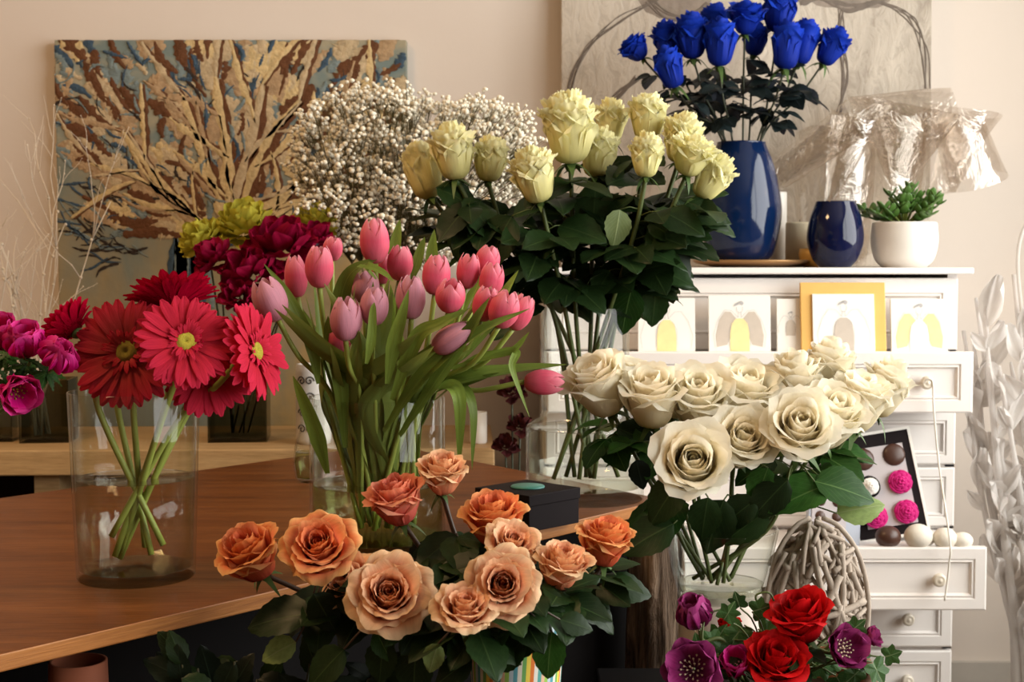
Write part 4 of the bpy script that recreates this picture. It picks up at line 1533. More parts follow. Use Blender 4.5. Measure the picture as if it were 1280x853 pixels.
def ruffled(name, px, py, dia, Y, axis, mat, label, group, foot, n=24, cat='flower', stem='stem_dark', w=0.5, ball=1.0, lay=None, stem_r=0.002):
    axis = Vector(axis).normalized()
    C = at(px, py, Y)
    s = pm(dia, Y) / 2
    foot = Vector(foot)
    r = thing(name, label, cat, foot, group)
    G = Matrix.Translation(C - foot) @ along(axis)
    for k in range(n):
        # spread petals over the upper hemisphere of a head
        t = (k + 0.5) / n
        el = math.asin(max(-0.35, min(0.999, lerp(-0.35, 0.98, t))))
        a = k * 2.39996
        d = Vector((math.cos(a) * math.cos(el), math.sin(a) * math.cos(el), math.sin(el)))
        b = d * s * 0.25
        nn = (ZUP * 0.9 + Vector((RV.uniform(-0.4, 0.4), RV.uniform(-0.4, 0.4), 0.2)))
        L = s * RV.uniform(0.72, 0.95) * ball
        ob('petal', wavy_petal(mat, k % 4, w), r, G @ leaf_frame(b, d, nn, L))
    path = catmull([foot, foot.lerp(C, 0.5) + Vector((0, 0, 0.03)), C - axis * s * 0.2], 8)
    MB().tube([p - foot for p in path], stem_r, 7).build('stem', M[stem], r)
    return r


def cup_flower(name, px, py, dia, Y, axis, mat, label, group, foot, n=9, openness=0.6, stamens='disk_dark', stem='stem_rose', cat='flower', ruff=None, w=0.62):
    axis = Vector(axis).normalized()
    C = at(px, py, Y)
    s = pm(dia, Y) / 2
    foot = Vector(foot)
    r = thing(name, label, cat, foot, group)
    B = C - axis * s * 0.25
    G = Matrix.Translation(B - foot) @ along(axis)
    for row in range(2):
        for k in range(n // 2 + (n % 2 if row else 0)):
            cnt = n // 2 + (n % 2 if row else 0)
            a = 2 * math.pi * (k + 0.5 * row) / cnt + RV.uniform(-0.12, 0.12)
            el = lerp(80, 12, openness * (0.75 if row == 0 else 1.0))
            d = Vector((math.cos(a) * math.cos(R(el)), math.sin(a) * math.cos(R(el)), math.sin(R(el))))
            nn = Vector((-math.cos(a) * math.sin(R(el)), -math.sin(a) * math.sin(R(el)), math.cos(R(el))))
            ob('petal', wavy_petal(mat, k % 4, w, 0.42 * (1 - openness * 0.6), 0.035), r, G @ leaf_frame(d * s * 0.06, d, nn, s * RV.uniform(0.95, 1.15)))
    m = MB()
    for k in range(26):
        a = k * 2.4
        q = Vector((math.cos(a) * 0.16 * math.sqrt(k / 26), math.sin(a) * 0.16 * math.sqrt(k / 26), 0.05)) * s * 1.6
        q2 = q * 1.6 + Vector((0, 0, s * 0.28))
        m.tube([q, q2], 0.0004, 4)
        m.sphere(q2, 0.0012, 6, 4)
    o = m.build('stamens', M[stamens], r, G)
    if ruff:
        for k in range(9):
            a = k * 0.7
            d = Vector((math.cos(a), math.sin(a), RV.uniform(-0.5, 0.1)))
            ob('ruff_leaf', leaf_mesh(ruff, k % 5, 0.16, 0.03), r, G @ leaf_frame(Vector((0, 0, -s * 0.35)), d, (0, 0, 1), s * RV.uniform(0.55, 0.9)))
    path = catmull([foot, foot.lerp(B, 0.55) + Vector((0, 0, 0.02)), B - axis * s * 0.5, B], 8)
    MB().tube([p - foot for p in path], 0.0022, 7).build('stem', M[stem], r)
    return r


def glass_vase(name, label, c, prof_out, wall, water_z=None, glass='glass', water='water', n=64, group=None, base=0.008):
    """turned glass vase, closed inside and out, with its water as a part"""
    r = thing(name, label, 'vase', c, group)
    rim = prof_out[-1]
    outer = [(0.0001, prof_out[0][1])] + list(prof_out)
    lip = [(rim[0] - wall * 0.15, rim[1] + wall * 0.35), (rim[0] - wall * 0.85, rim[1] + wall * 0.35)]
    inner = [(max(0.001, a - wall), max(z, base)) for a, z in reversed(prof_out[1:])] + [(max(0.001, prof_out[0][0] - wall), base), (0.0001, base)]
    MB().lathe(outer + lip + inner, n).build('glass_body', M[glass], r)
    if water_z:
        pr = []
        for a, z in prof_out:
            if z < water_z:
                pr.append((max(0.001, a - wall - 0.0008), max(z, base + 0.0008)))
        # radius at the surface
        for (a, za), (b, zb_) in zip(prof_out[:-1], prof_out[1:]):
            if za <= water_z <= zb_:
                rw = lerp(a, b, (water_z - za) / (zb_ - za + 1e-9)) - wall - 0.0008
        wp = [(0.0001, base + 0.0008)] + pr + [(rw, water_z), (rw - 0.002, water_z - 0.0012), (0.0001, water_z - 0.0012)]
        wo = MB().lathe(wp, n).build('water', M[water], r)
        wo.data.materials.append(M['water_top'])
        for p in wo.data.polygons:
            if abs(p.normal.z) > 0.8 and p.center.z > water_z - 0.002:
                p.material_index = 1
    return r
# ------------------------------------------------------------------ vases
TZ = 0.75


def vd(c, foot_r, foot_z, rim_z, rim_r):
    return dict(c=Vector(c), foot_r=foot_r, foot_z=foot_z, rim=Vector((c[0], c[1], rim_z)), rim_r=rim_r)


GY = 1.60
gc = (at(169, 600, GY).x, GY, TZ)
rt, rb = pm(81, GY), pm(73, GY)
hg = zat(490, GY) - TZ
glass_vase('glass_vase', 'tapered clear glass vase holding crimson gerberas at the left of the table', gc, [(rb * 0.97, 0), (rb, 0.003), (lerp(rb, rt, 0.33), hg * 0.33), (lerp(rb, rt, 0.66), hg * 0.66), (rt, hg)], 0.003, 0.114, base=0.012)
VG = vd(gc, rb * 0.85, TZ + 0.012, TZ + hg, rt)

UY = 1.78
uc = (at(472, 600, UY).x, UY, TZ)
ru = pm(85, UY)
hu = zat(497, UY) - TZ
glass_vase('glass_vase', 'wide clear glass cylinder vase full of pink tulips', uc, [(ru * 0.98, 0), (ru, 0.003), (ru, hu * 0.5), (ru, hu)], 0.0035, 0.080, water='water_green', base=0.012)
VU = vd(uc, ru * 0.8, TZ + 0.012, TZ + hu, ru)

YY = 2.14
yc = (at(731, 600, YY).x, YY, TZ)
ry1, ry2 = pm(74, YY), pm(55, YY)
hy = zat(385, YY) - TZ
hb = zat(531, YY) - TZ
glass_vase('glass_vase', 'tall stepped clear glass vase holding yellow roses behind the black box', yc, [(ry1 * 0.98, 0), (ry1, 0.004), (ry1, hb * 0.5), (ry1, hb * 0.96), (ry1 * 0.97, hb), (ry2 * 1.03, hb + 0.012), (ry2, hb + 0.02), (ry2, (hb + hy) / 2), (ry2, hy)], 0.004, hb * 0.97, base=0.020)
VY = vd(yc, ry1 * 0.8, TZ + 0.02, TZ + hy, ry2)

WY = 1.74
PEDZ = zat(748, WY)
wc = (at(901, 700, WY).x, WY, PEDZ)
rw1, rw2 = pm(72, WY), pm(54, WY)
hw_ = zat(661, WY) - PEDZ
glass_vase('glass_vase', 'flared clear glass bowl vase holding the cream white roses', wc, [(rw2 * 0.93, 0), (rw2, 0.006), (lerp(rw2, rw1, 0.4), hw_ * 0.4), (lerp(rw2, rw1, 0.7), hw_ * 0.7), (rw1, hw_)], 0.003, 0.02, base=0.010)
VW = vd(wc, rw2 * 0.7, PEDZ + 0.01, PEDZ + hw_, rw1)
pd_ = MB().lathe([(0.0001, 0), (rw2 * 0.98, 0), (rw2 * 1.0, 0.004), (rw2 * 0.97, PEDZ - STZ - 0.004), (rw2 * 0.95, PEDZ - STZ), (0.0001, PEDZ - STZ)], 40).build('pedestal', M['stand_white'])
pd_.location = (wc[0], wc[1], STZ)
tag(pd_, 'round pale pedestal under the white rose vase', 'stand')

PY2 = 1.38
ppx = 645
pc2 = (at(ppx, 800, PY2).x, PY2, STZ)
hp2 = zat(770, PY2) - STZ
rp2 = pm(62, PY2)
MBv = MB().lathe(vprof(smooth_prof([(rp2 * 0.7, 0), (rp2 * 0.8, hp2 * 0.3), (rp2 * 0.92, hp2 * 0.7), (rp2, hp2)]), 0.004), 48)
o = MBv.build('striped_vase', M['stripes'])
o.location = pc2
tag(o, 'flared ceramic vase with colourful vertical stripes under the peach roses', 'vase')
VP = vd(pc2, rp2 * 0.5, STZ + 0.01, STZ + hp2, rp2)
VB = vd((VBX, PY_, vz), rv * 0.4, vz + 0.01, vz + hv, rv * 0.6)

# ------------------------------------------------------------------ peach roses
PG = 'peach roses in the striped vase'
kw = dict(stemmat='stem_red', leafmat='leaf_rose', nleaf=5, leaflen=0.052, leafdown=0.62, grow=1.06, frill=0.006)
dn = (0, -0.7, 0.6)
rose('peach_rose', 316, 697, 92, 1.42, (-0.35, -0.45, 0.8), 'mid', 'p_peach', 'orange peach rose facing up, leftmost of the bunch', PG, VP, **kw)
rose('peach_rose', 400, 688, 104, 1.37, (-0.05, -0.72, 0.68), 'open', 'p_peach', 'large open orange rose second from left', PG, VP,
     extra=[(388, 768, 88, 186, 0.1, (0.1, -0.6, 0.7)), (370, 803, 50, 205, -0.1, (0.1, -0.8, 0.5), 'leaf_light'), (392, 742, 60, -60, 0, dn)], **kw)
rose('peach_rose', 447, 738, 86, 1.40, (-0.45, -0.45, 0.65), 'mid', 'p_peachpale', 'peach rose mostly hidden behind the front left open rose', PG, VP, **kw)
rose('peach_rose', 487, 746, 118, 1.32, (0.02, -0.82, 0.5), 'open', 'p_peachpale', 'large pale orange rose with coral heart at front left', PG, VP,
     extra=[(480, 800, 60, 262, 0, dn), (430, 812, 70, 225, 0, dn), (520, 812, 70, 265, 0.1, dn), (470, 790, 42, 300, -0.2, dn, 'leaf_white')], **kw)
rose('peach_rose', 497, 630, 84, 1.46, (-0.22, -0.30, 0.93), 'mid', 'p_coral', 'deep coral rose in front of the tulip vase', PG, VP, **kw)
rose('peach_rose', 553, 596, 70, 1.47, (0.02, -0.30, 0.95), 'mid', 'p_peachpale', 'topmost salmon rose standing above the bunch', PG, VP,
     extra=[(540, 680, 55, 235, 0, dn, 'leaf_dark'), (565, 665, 50, 290, 0.1, dn)], **kw)
rose('peach_rose', 580, 765, 92, 1.28, (0.12, -0.55, 0.82), 'open', 'p_peachpale', 'lowest pale peach rose with folded front petal', PG, VP,
     extra=[(590, 825, 60, 210, 0, dn), (548, 805, 40, 250, -0.1, dn, 'leaf_light')], **kw)
rose('peach_rose', 628, 733, 104, 1.30, (0.05, -0.90, 0.40), 'open', 'p_peachpale', 'widest open peach rose facing the viewer at the centre', PG, VP,
     extra=[(690, 790, 62, 262, -0.1, (-0.2, -0.9, 0.3), 'leaf_white'), (672, 775, 60, 240, 0, dn), (700, 775, 45, -15, 0, dn), (655, 800, 60, 225, 0.1, dn)], **kw)
rose('peach_rose', 617, 655, 88, 1.43, (-0.05, -0.30, 0.95), 'mid', 'p_peach', 'orange rose at the back centre below the black box', PG, VP, **kw)
rose('peach_rose', 640, 683, 80, 1.38, (0.20, -0.62, 0.72), 'open', 'p_peachpale', 'pale blush pink rose between the back and front peach roses', PG, VP, **kw)
rose('peach_rose', 702, 712, 78, 1.36, (0.15, -0.28, 0.92), 'mid', 'p_peachpale', 'side-on salmon rose with hanging petal, second from right', PG, VP,
     extra=[(690, 755, 60, 250, 0, dn), (655, 770, 55, 200, 0, dn)], **kw)
rose('peach_rose', 757, 682, 80, 1.42, (0.10, -0.20, 1.0), 'mid', 'p_peach', 'orange rose at the far right of the peach bunch', PG, VP, **kw)

# ------------------------------------------------------------------ cream white roses
WG = 'cream white roses in the flared vase'
kw = dict(stemmat='stem_rose', leafmat='leaf_white', nleaf=1, leaflen=0.062, leafdown=0.75, leafup=0.6, grow=1.2)
rose('white_rose', 752, 487, 82, 1.75, (-0.40, -0.35, 0.85), 'full', 'p_white', 'leftmost large cream rose in front of the tall vase', WG, VW,
     extra=[(770, 535, 62, -20, -0.1, (0.1, -0.7, 0.6), 'leaf_rose'), (795, 575, 40, -75, 0, dn, 'leaf_dark')], **kw)
rose('white_rose', 786, 478, 60, 1.82, (0.25, 0.1, 0.95), 'full', 'p_white', 'cream rose half hidden behind the leftmost cream rose', WG, VW, **kw)
rose('white_rose', 815, 502, 80, 1.73, (-0.08, -0.42, 0.9), 'full', 'p_white', 'second cream rose from the left, tilted forward', WG, VW, **kw)
rose('white_rose', 846, 497, 62, 1.80, (0.2, -0.1, 0.95), 'full', 'p_white', 'cream rose hidden behind the second and third cream roses', WG, VW, **kw)
rose('white_rose', 871, 503, 78, 1.74, (0.0, -0.62, 0.78), 'full', 'p_white', 'third cream rose from left with spiral heart upward', WG, VW, **kw)
rose('white_rose', 928, 498, 86, 1.77, (0.12, -0.50, 0.85), 'full', 'p_white', 'broad ruffled cream rose at the centre back', WG, VW, **kw)
rose('white_rose', 926, 556, 78, 1.69, (0.08, -0.80, 0.55), 'full', 'p_white', 'cream rose with drooping lower petal below the centre', WG, VW,
     extra=[(960, 585, 55, 250, 0, dn), (905, 625, 75, 250, 0, dn, 'leaf_rose'), (945, 625, 60, 215, 0, dn, 'leaf_rose')], **kw)
rose('white_rose', 865, 582, 92, 1.66, (-0.05, -0.88, 0.42), 'full', 'p_white', 'lowest cream rose facing the viewer', WG, VW,
     extra=[(842, 655, 75, 205, -0.1, (0.2, -0.7, 0.6), 'leaf_rose'), (850, 600, 70, 235, 0, dn, 'leaf_rose'), (885, 622, 60, 262, 0.1, dn, 'leaf_rose')], **kw)
rose('white_rose', 992, 487, 70, 1.79, (0.0, -0.18, 1.0), 'bud', 'p_white', 'half-closed cream rose with peaked petals below the top rose', WG, VW, **kw)
rose('white_rose', 1037, 470, 66, 1.82, (0.05, -0.12, 1.0), 'bud', 'p_white', 'topmost cream rose standing before the drawer', WG, VW, **kw)
rose('white_rose', 1000, 543, 90, 1.68, (-0.10, -0.80, 0.58), 'full', 'p_white', 'big cream rose with deep heart, right of centre', WG, VW,
     extra=[(1036, 606, 84, 196, -0.2, (0.1, -0.6, 0.8)), (1018, 602, 80, -12, -0.1, (-0.1, -0.7, 0.7)), (1046, 642, 64, 14, 0, (0.0, -0.8, 0.6), 'leaf_light'), (985, 600, 70, 225, 0, dn, 'leaf_rose'), (960, 640, 70, 210, 0, dn, 'leaf_rose')], **kw)
rose('white_rose', 1036, 527, 84, 1.73, (0.22, -0.60, 0.76), 'full', 'p_white', 'ruffled cream rose overlapping the big deep-hearted one', WG, VW, **kw)
rose('white_rose', 1074, 507, 78, 1.77, (0.22, -0.25, 0.95), 'full', 'p_white', 'tall cream rose touching the chocolate box corner', WG, VW, **kw)
rose('white_rose', 1104, 491, 62, 1.82, (0.35, -0.12, 0.9), 'bud', 'p_white', 'rightmost cream rose below the drawer knob', WG, VW, **kw)

# ------------------------------------------------------------------ yellow roses
YG = 'pale yellow roses in the stepped vase'
kw = dict(stemmat='stem_rose', leafmat='leaf_rose', nleaf=8, leaflen=0.072, leafdown=0.78, leafup=0.35, frill=0.022, stem_r=0.0034, grow=1.05)
for px, py, d, Y, ax, kd, lb, ex in (
    (531, 219, 54, 2.16, (-0.30, 0.1, 1.0), 'tight', 'shaded yellow rose at the far left, behind its neighbour', []),
    (567, 196, 66, 2.10, (-0.12, -0.05, 1.0), 'bud', 'yellow rose bud second from left above a dark leaf', [(545, 235, 62, -20, 0, dn), (590, 260, 70, 250, 0, dn)]),
    (612, 204, 54, 2.12, (0.10, 0.05, 1.0), 'bud', 'dull yellow rose bud third from the left', [(600, 250, 80, -60, 0, dn)]),
    (669, 225, 66, 2.05, (-0.25, -0.12, 1.0), 'bud', 'peach-tinted yellow rose hanging lowest in the middle', [(640, 270, 80, 240, 0, dn)]),
    (711, 168, 84, 2.10, (-0.06, -0.14, 1.0), 'bud', 'biggest and tallest yellow rose', [(745, 230, 70, 265, -0.1, dn)]),
    (747, 196, 60, 2.16, (0.12, 0.0, 1.0), 'bud', 'yellow rose tucked just right of the biggest yellow rose', []),
    (764, 156, 50, 2.22, (0.05, 0.0, 1.0), 'bud', 'small yellow rose peeping out at the centre back', []),
    (810, 152, 58, 2.18, (0.05, 0.0, 1.0), 'bud', 'yellow rose at the top right of the bunch', []),
    (808, 199, 52, 2.05, (0.02, 0.0, 1.0), 'bud', 'plain yellow bud with smooth outer petal in front', [(775, 262, 48, 262, -0.2, (0.3, -0.95, 0.2), 'leaf_light')]),
    (852, 178, 60, 2.15, (0.15, -0.05, 1.0), 'bud', 'frilled yellow rose behind the right front yellow rose', []),
    (864, 197, 70, 2.08, (0.22, -0.22, 0.9), 'mid', 'full frilled yellow rose on the right side', [(850, 262, 66, -8, -0.1, (0, -0.7, 0.7)), (845, 260, 60, -60, 0, dn, 'leaf_white')]),
    (888, 226, 58, 2.10, (0.50, -0.08, 0.85), 'bud', 'rightmost yellow rose beside the tall blue vase', [(820, 360, 50, 265, 0, dn), (790, 360, 60, 255, -0.1, dn, 'leaf_white'), (815, 300, 80, -50, 0, dn)])):
    rose('yellow_rose', px, py, d, Y, ax, kd, 'p_yellow', lb, YG, VY, extra=ex, **kw)

# ------------------------------------------------------------------ blue roses
BG = 'royal blue roses in the tall blue vase'
kw = dict(stemmat='stem_dark', leafmat='leaf_blue', nleaf=5, leaflen=0.05, stem_r=0.0022, sep='sepal', leafdown=0.72)
for px, py, d, Y, ax, kd, lb in (
    (795, 62, 46, 3.02, (-0.60, -0.10, 0.75), 'mid', 'blue rose farthest left, leaning away from the bunch'),
    (836, 53, 48, 3.05, (-0.30, -0.10, 0.95), 'bud', 'blue rose second from left with smooth rim'),
    (865, 50, 56, 3.00, (-0.1, -0.15, 1.0), 'bud', 'large blue rose left of the bunch centre'),
    (838, 88, 42, 2.98, (-0.3, -0.2, 0.9), 'tight', 'low round blue rosebud below the left blue roses'),
    (900, 58, 46, 2.97, (0.0, -0.2, 1.0), 'tight', 'blue rosebud hanging in front of the bunch centre'),
    (893, 32, 46, 3.10, (0.0, 0.0, 1.0), 'bud', 'blue rose at the back between two taller ones'),
    (932, 24, 58, 3.00, (0.0, -0.30, 0.95), 'mid', 'open blue rose facing forward at the top centre'),
    (974, 18, 54, 3.04, (0.08, -0.05, 1.0), 'bud', 'highest blue rose, cut by the top of the picture'),
    (944, 52, 42, 3.06, (0.1, 0.0, 1.0), 'bud', 'blue rose shaded beneath the top centre one'),
    (983, 62, 46, 2.99, (0.10, 0.0, 1.0), 'tight', 'dark blue rosebud third from the right'),
    (1003, 57, 44, 3.03, (0.25, -0.05, 1.0), 'tight', 'blue rosebud with pointed petal second from the right'),
    (1038, 62, 48, 3.03, (0.45, -0.12, 0.88), 'bud', 'blue rose farthest right, leaning over the cellophane')):
    rose('blue_rose', px, py, d, Y, ax, kd, 'p_blue', lb, BG, VB, **kw)

# ------------------------------------------------------------------ tulips
pk, pa_ = 'p_tulip', 'p_tulippale'
for px, py, h, wd, Y, ax, mt, lb, nl, lv in (
    (468, 303, 56, 40, 1.74, (-0.05, -0.05, 1), pk, 'tallest vivid pink tulip above the bunch', 1, []),
    (399, 335, 52, 38, 1.70, (0.0, -0.1, 1), pk, 'vivid pink tulip standing tall at the left', 1, [([(398, 480, 1.70), (388, 430, 1.69), (360, 370, 1.69), (330, 330, 1.69)], 0.008, (0.3, -1, 0.2))]),
    (370, 347, 52, 28, 1.76, (-0.08, 0, 1), pk, 'narrow dark pink tulip just left of the tall left one', 1, []),
    (416, 312, 30, 26, 1.82, (0.1, 0, 1), pk, 'small pink tulip peeping behind the tall left one', 0, []),
    (338, 376, 56, 44, 1.68, (-0.35, -0.1, 0.95), pa_, 'pale mauve tulip leaning left over the gerberas', 1, [([(410, 592, 1.70), (398, 545, 1.69), (380, 500, 1.69), (366, 470, 1.70)], 0.011, (-0.4, -1, 0.2))]),
    (432, 400, 54, 42, 1.66, (0.02, -0.15, 1), pa_, 'pale pink tulip in the front left, over a darker one', 1, [([(432, 560, 1.72), (425, 470, 1.70), (412, 420, 1.69), (410, 395, 1.69)], 0.010, (0, -1, 0.2))]),
    (423, 424, 36, 34, 1.70, (-0.1, 0, 1), pk, 'pink tulip mostly hidden under the pale front left one', 0, []),
    (456, 360, 40, 38, 1.74, (0.0, 0, 1), pa_, 'pale tulip half behind two mauve ones', 0, [([(430, 480, 1.75), (424, 400, 1.74), (436, 345, 1.73), (474, 322, 1.73)], 0.013, (0.2, -0.8, 0.5))]),
    (468, 384, 48, 38, 1.67, (0.1, -0.1, 1), pa_, 'mauve tulip with a leaf crossing in front, left of centre', 1, [([(458, 455, 1.65), (464, 425, 1.65), (466, 390, 1.65), (468, 378, 1.65)], 0.006, (0.2, -1, 0.2))]),
    (514, 373, 54, 38, 1.68, (0.0, -0.08, 1), pa_, 'mauve tulip standing upright at the centre', 1, [([(484, 480, 1.67), (492, 430, 1.66), (502, 395, 1.65), (511, 362, 1.65)], 0.009, (0.2, -1, 0.2))]),
    (500, 330, 44, 34, 1.75, (0.03, -0.05, 1), pk, 'vivid pink tulip right of the tallest one', 1, [([(470, 350, 1.72), (455, 334, 1.71), (475, 340, 1.70), (492, 352, 1.69)], 0.009, (0, -0.5, 1))]),
    (477, 336, 40, 30, 1.78, (0.0, 0, 1), pk, 'pink tulip hidden below the tallest one', 0, [([(488, 330, 1.78), (495, 300, 1.78), (500, 274, 1.78)], 0.008, (0, -1, 0))]),
    (545, 345, 50, 38, 1.71, (0.08, -0.05, 1), pk, 'vivid pink tulip at the centre right, upright', 1, [([(541, 350, 1.78), (540, 318, 1.78), (543, 287, 1.78)], 0.009, (0, -1, 0)), ([(515, 350, 1.76), (524, 318, 1.76), (531, 296, 1.76)], 0.007, (0, -1, 0))]),
    (563, 371, 42, 42, 1.66, (0.12, -0.35, 0.95), pk, 'vivid pink tulip opening toward the viewer, right of centre', 1, [([(490, 500, 1.68), (520, 425, 1.66), (550, 405, 1.65), (588, 385, 1.65)], 0.010, (0.2, -0.9, 0.5))]),
    (585, 340, 44, 30, 1.73, (0.15, -0.05, 1), pk, 'slim pink tulip at the upper right', 1, []),
    (609, 326, 36, 34, 1.76, (0.25, -0.1, 1), pk, 'topmost pink tulip on the right with frilled tip', 0, []),
    (614, 350, 42, 32, 1.72, (0.2, 0, 1), pk, 'light pink tulip under the frilled right one', 1, [([(590, 430, 1.72), (620, 385, 1.71), (632, 365, 1.71), (648, 338, 1.71)], 0.009, (-0.4, -0.9, 0.3))]),
    (606, 381, 44, 32, 1.69, (0.25, 0, 0.95), pk, 'pink tulip left of the right-hand pair', 0, []),
    (630, 388, 48, 42, 1.67, (0.30, -0.15, 0.92), pk, 'front pink tulip of the right-hand pair', 1, [([(480, 540, 1.70), (530, 470, 1.67), (590, 420, 1.65), (662, 386, 1.65)], 0.011, (-0.4, -0.8, 0.5)), ([(500, 545, 1.70), (560, 455, 1.66), (592, 405, 1.65), (612, 372, 1.65)], 0.010, (-0.4, -0.9, 0.3))]),
    (650, 392, 46, 32, 1.70, (0.42, -0.05, 0.9), pk, 'rear pink tulip of the right-hand pair', 0, [([(545, 480, 1.72), (600, 450, 1.70), (640, 440, 1.69), (662, 415, 1.69)], 0.009, (0, -0.6, 0.8))]),
    (564, 424, 54, 36, 1.66, (0.85, -0.12, 0.48), pa_, 'mauve tulip bud lying tilted to the right', 1, [([(530, 505, 1.72), (556, 484, 1.68), (574, 500, 1.66), (574, 590, 1.67)], 0.012, (0, -0.6, 0.8)), ([(545, 500, 1.74), (572, 484, 1.71), (590, 510, 1.69), (590, 588, 1.70)], 0.009, (0.3, -0.6, 0.8))]),
    (679, 478, 50, 34, 1.70, (1.0, -0.05, -0.02), pk, 'drooping pink tulip pointing right, apart from the bunch', 0, [([(510, 510, 1.74), (575, 476, 1.71), (640, 464, 1.72), (708, 456, 1.73)], 0.016, (0.0, -0.5, 0.9)), ([(560, 462, 1.70), (640, 440, 1.69), (640, 462, 1.68), (662, 522, 1.68)], 0.006, (0.3, -0.8, 0.5))])):
    tulip(px, py, h, wd, Y, ax, mt, lb, VU, nl=nl + 1, leaves=lv)

# ------------------------------------------------------------------ gerberas
gerbera(235, 420, 128, 1.50, (0.34, -0.80, 0.42), 'p_gerb', 'bright crimson gerbera facing the viewer with yellow-green centre', VG)
gerbera(152, 436, 146, 1.54, (-0.12, -0.92, 0.30), 'p_gerb_shaded', 'large crimson gerbera in a shaded tone left of the bright one', VG, 'disk_dark')
gerbera(264, 462, 124, 1.56, (0.36, -0.74, 0.10), 'p_gerb', 'crimson gerbera showing only petals below the bright one', VG)
gerbera(214, 366, 122, 1.60, (-0.22, 0.38, 0.9), 'p_gerb_shaded', 'dusky gerbera tilted up and seen from below, topmost', VG, flop=-0.35)
gerbera(80, 402, 88, 1.58, (-0.75, 0.25, 0.6), 'p_gerb_shaded', 'dark gerbera seen from behind at the far left', VG, flop=-0.45)
gerbera(336, 435, 128, 1.55, (0.90, -0.30, 0.22), 'p_gerb', 'crimson gerbera turned sideways to the right', VG)
gerbera(290, 408, 95, 1.62, (0.40, -0.35, 0.8), 'p_gerb_shaded', 'deep red gerbera in the shade behind the bright one', VG, 'disk_dark')
gerbera(125, 388, 70, 1.63, (-0.3, -0.1, 0.95), 'p_gerb_shaded', 'dark gerbera edge-on above the large dark one', VG, 'disk_dark')

# ------------------------------------------------------------------ vases and flowers on the wall bench


def cube_vase(px, py, w, h, Y, label, mat, z, name='square_vase', group='square glass vases on the bench', rot=6):
    W, H = pm(w, Y) / 2, pm(h, Y)
    t_ = 0.004
    m = MB()
    o8 = [(-W, -W, 0), (W, -W, 0), (W, W, 0), (-W, W, 0), (-W, -W, H), (W, -W, H), (W, W, H), (-W, W, H)]
    I = W - t_
    i8 = [(-I, -I, t_ * 2), (I, -I, t_ * 2), (I, I, t_ * 2), (-I, I, t_ * 2), (-I, -I, H), (I, -I, H), (I, I, H), (-I, I, H)]
    f = [(3, 2, 1, 0)] + [(a, (a + 1) % 4, 4 + (a + 1) % 4, 4 + a) for a in range(4)]
    f += [(8, 9, 10, 11)] + [(8 + (a + 1) % 4, 8 + a, 12 + a, 12 + (a + 1) % 4) for a in range(4)]
    f += [(4 + a, 4 + (a + 1) % 4, 12 + (a + 1) % 4, 12 + a) for a in range(4)]
    m.add(o8 + i8, f)
    o = m.build(name, M[mat], smooth=False)
    p = at(px, py, Y)
    o.location = (p.x, Y, z)
    o.rotation_euler.z = R(rot)
    tag(o, label, 'vase', group)
    return Vector((p.x, Y, z))


c1 = cube_vase(62, 560, 60, 78, 3.0, 'square clear glass vase at the left end of the bench', 'glass_shaded', BZ)
c2 = cube_vase(300, 560, 72, 84, 3.02, 'square glass vase with dark red stems right of the gerbera vase', 'glass_shaded', BZ)
c3 = cube_vase(0, 560, 40, 62, 3.0, 'square glass vase cut by the left edge of the picture', 'glass_shaded', BZ)
CG = 'velvet crimson flowers behind the tulips'
for px, py, d, Y, ax, lb in ((352, 318, 92, 2.62, (0.1, -0.5, 0.85), 'largest velvet crimson bloom under the lime heads'),
                             (316, 348, 78, 2.58, (-0.2, -0.6, 0.7), 'velvet crimson bloom lower left, above the gerberas'),
                             (272, 328, 60, 2.60, (-0.5, -0.4, 0.7), 'velvet crimson bloom at the left below the lime head'),
                             (392, 304, 56, 2.66, (0.3, -0.3, 0.9), 'velvet crimson bloom beside the second lime head'),
                             (300, 372, 50, 2.55, (-0.1, -0.7, 0.4), 'small velvet crimson bloom hanging just above the gerbera')):
    ruffled('crimson_flower', px, py, d, Y, ax, 'p_crimson', lb, CG, (c2.x + RV.uniform(-0.02, 0.02), c2.y, BZ + 0.014), n=20, stem='stem_dark')
for px, py, d, Y, ax, lb in ((306, 290, 88, 2.68, (0.0, -0.4, 0.9), 'lime green ruffled flower head at the top left'),
                             (256, 304, 70, 2.66, (-0.5, -0.4, 0.8), 'lime green ruffled flower head drooping to the left'),
                             (392, 286, 70, 2.74, (0.2, -0.3, 0.9), 'shaded lime green flower head beside the white gypsophila')):
    ruffled('lime_flower', px, py, d, Y, ax, 'p_lime', lb, 'lime green flower heads', (c2.x + RV.uniform(-0.02, 0.02), c2.y + 0.01, BZ + 0.014), n=38, stem='stem_dark', ball=0.8)

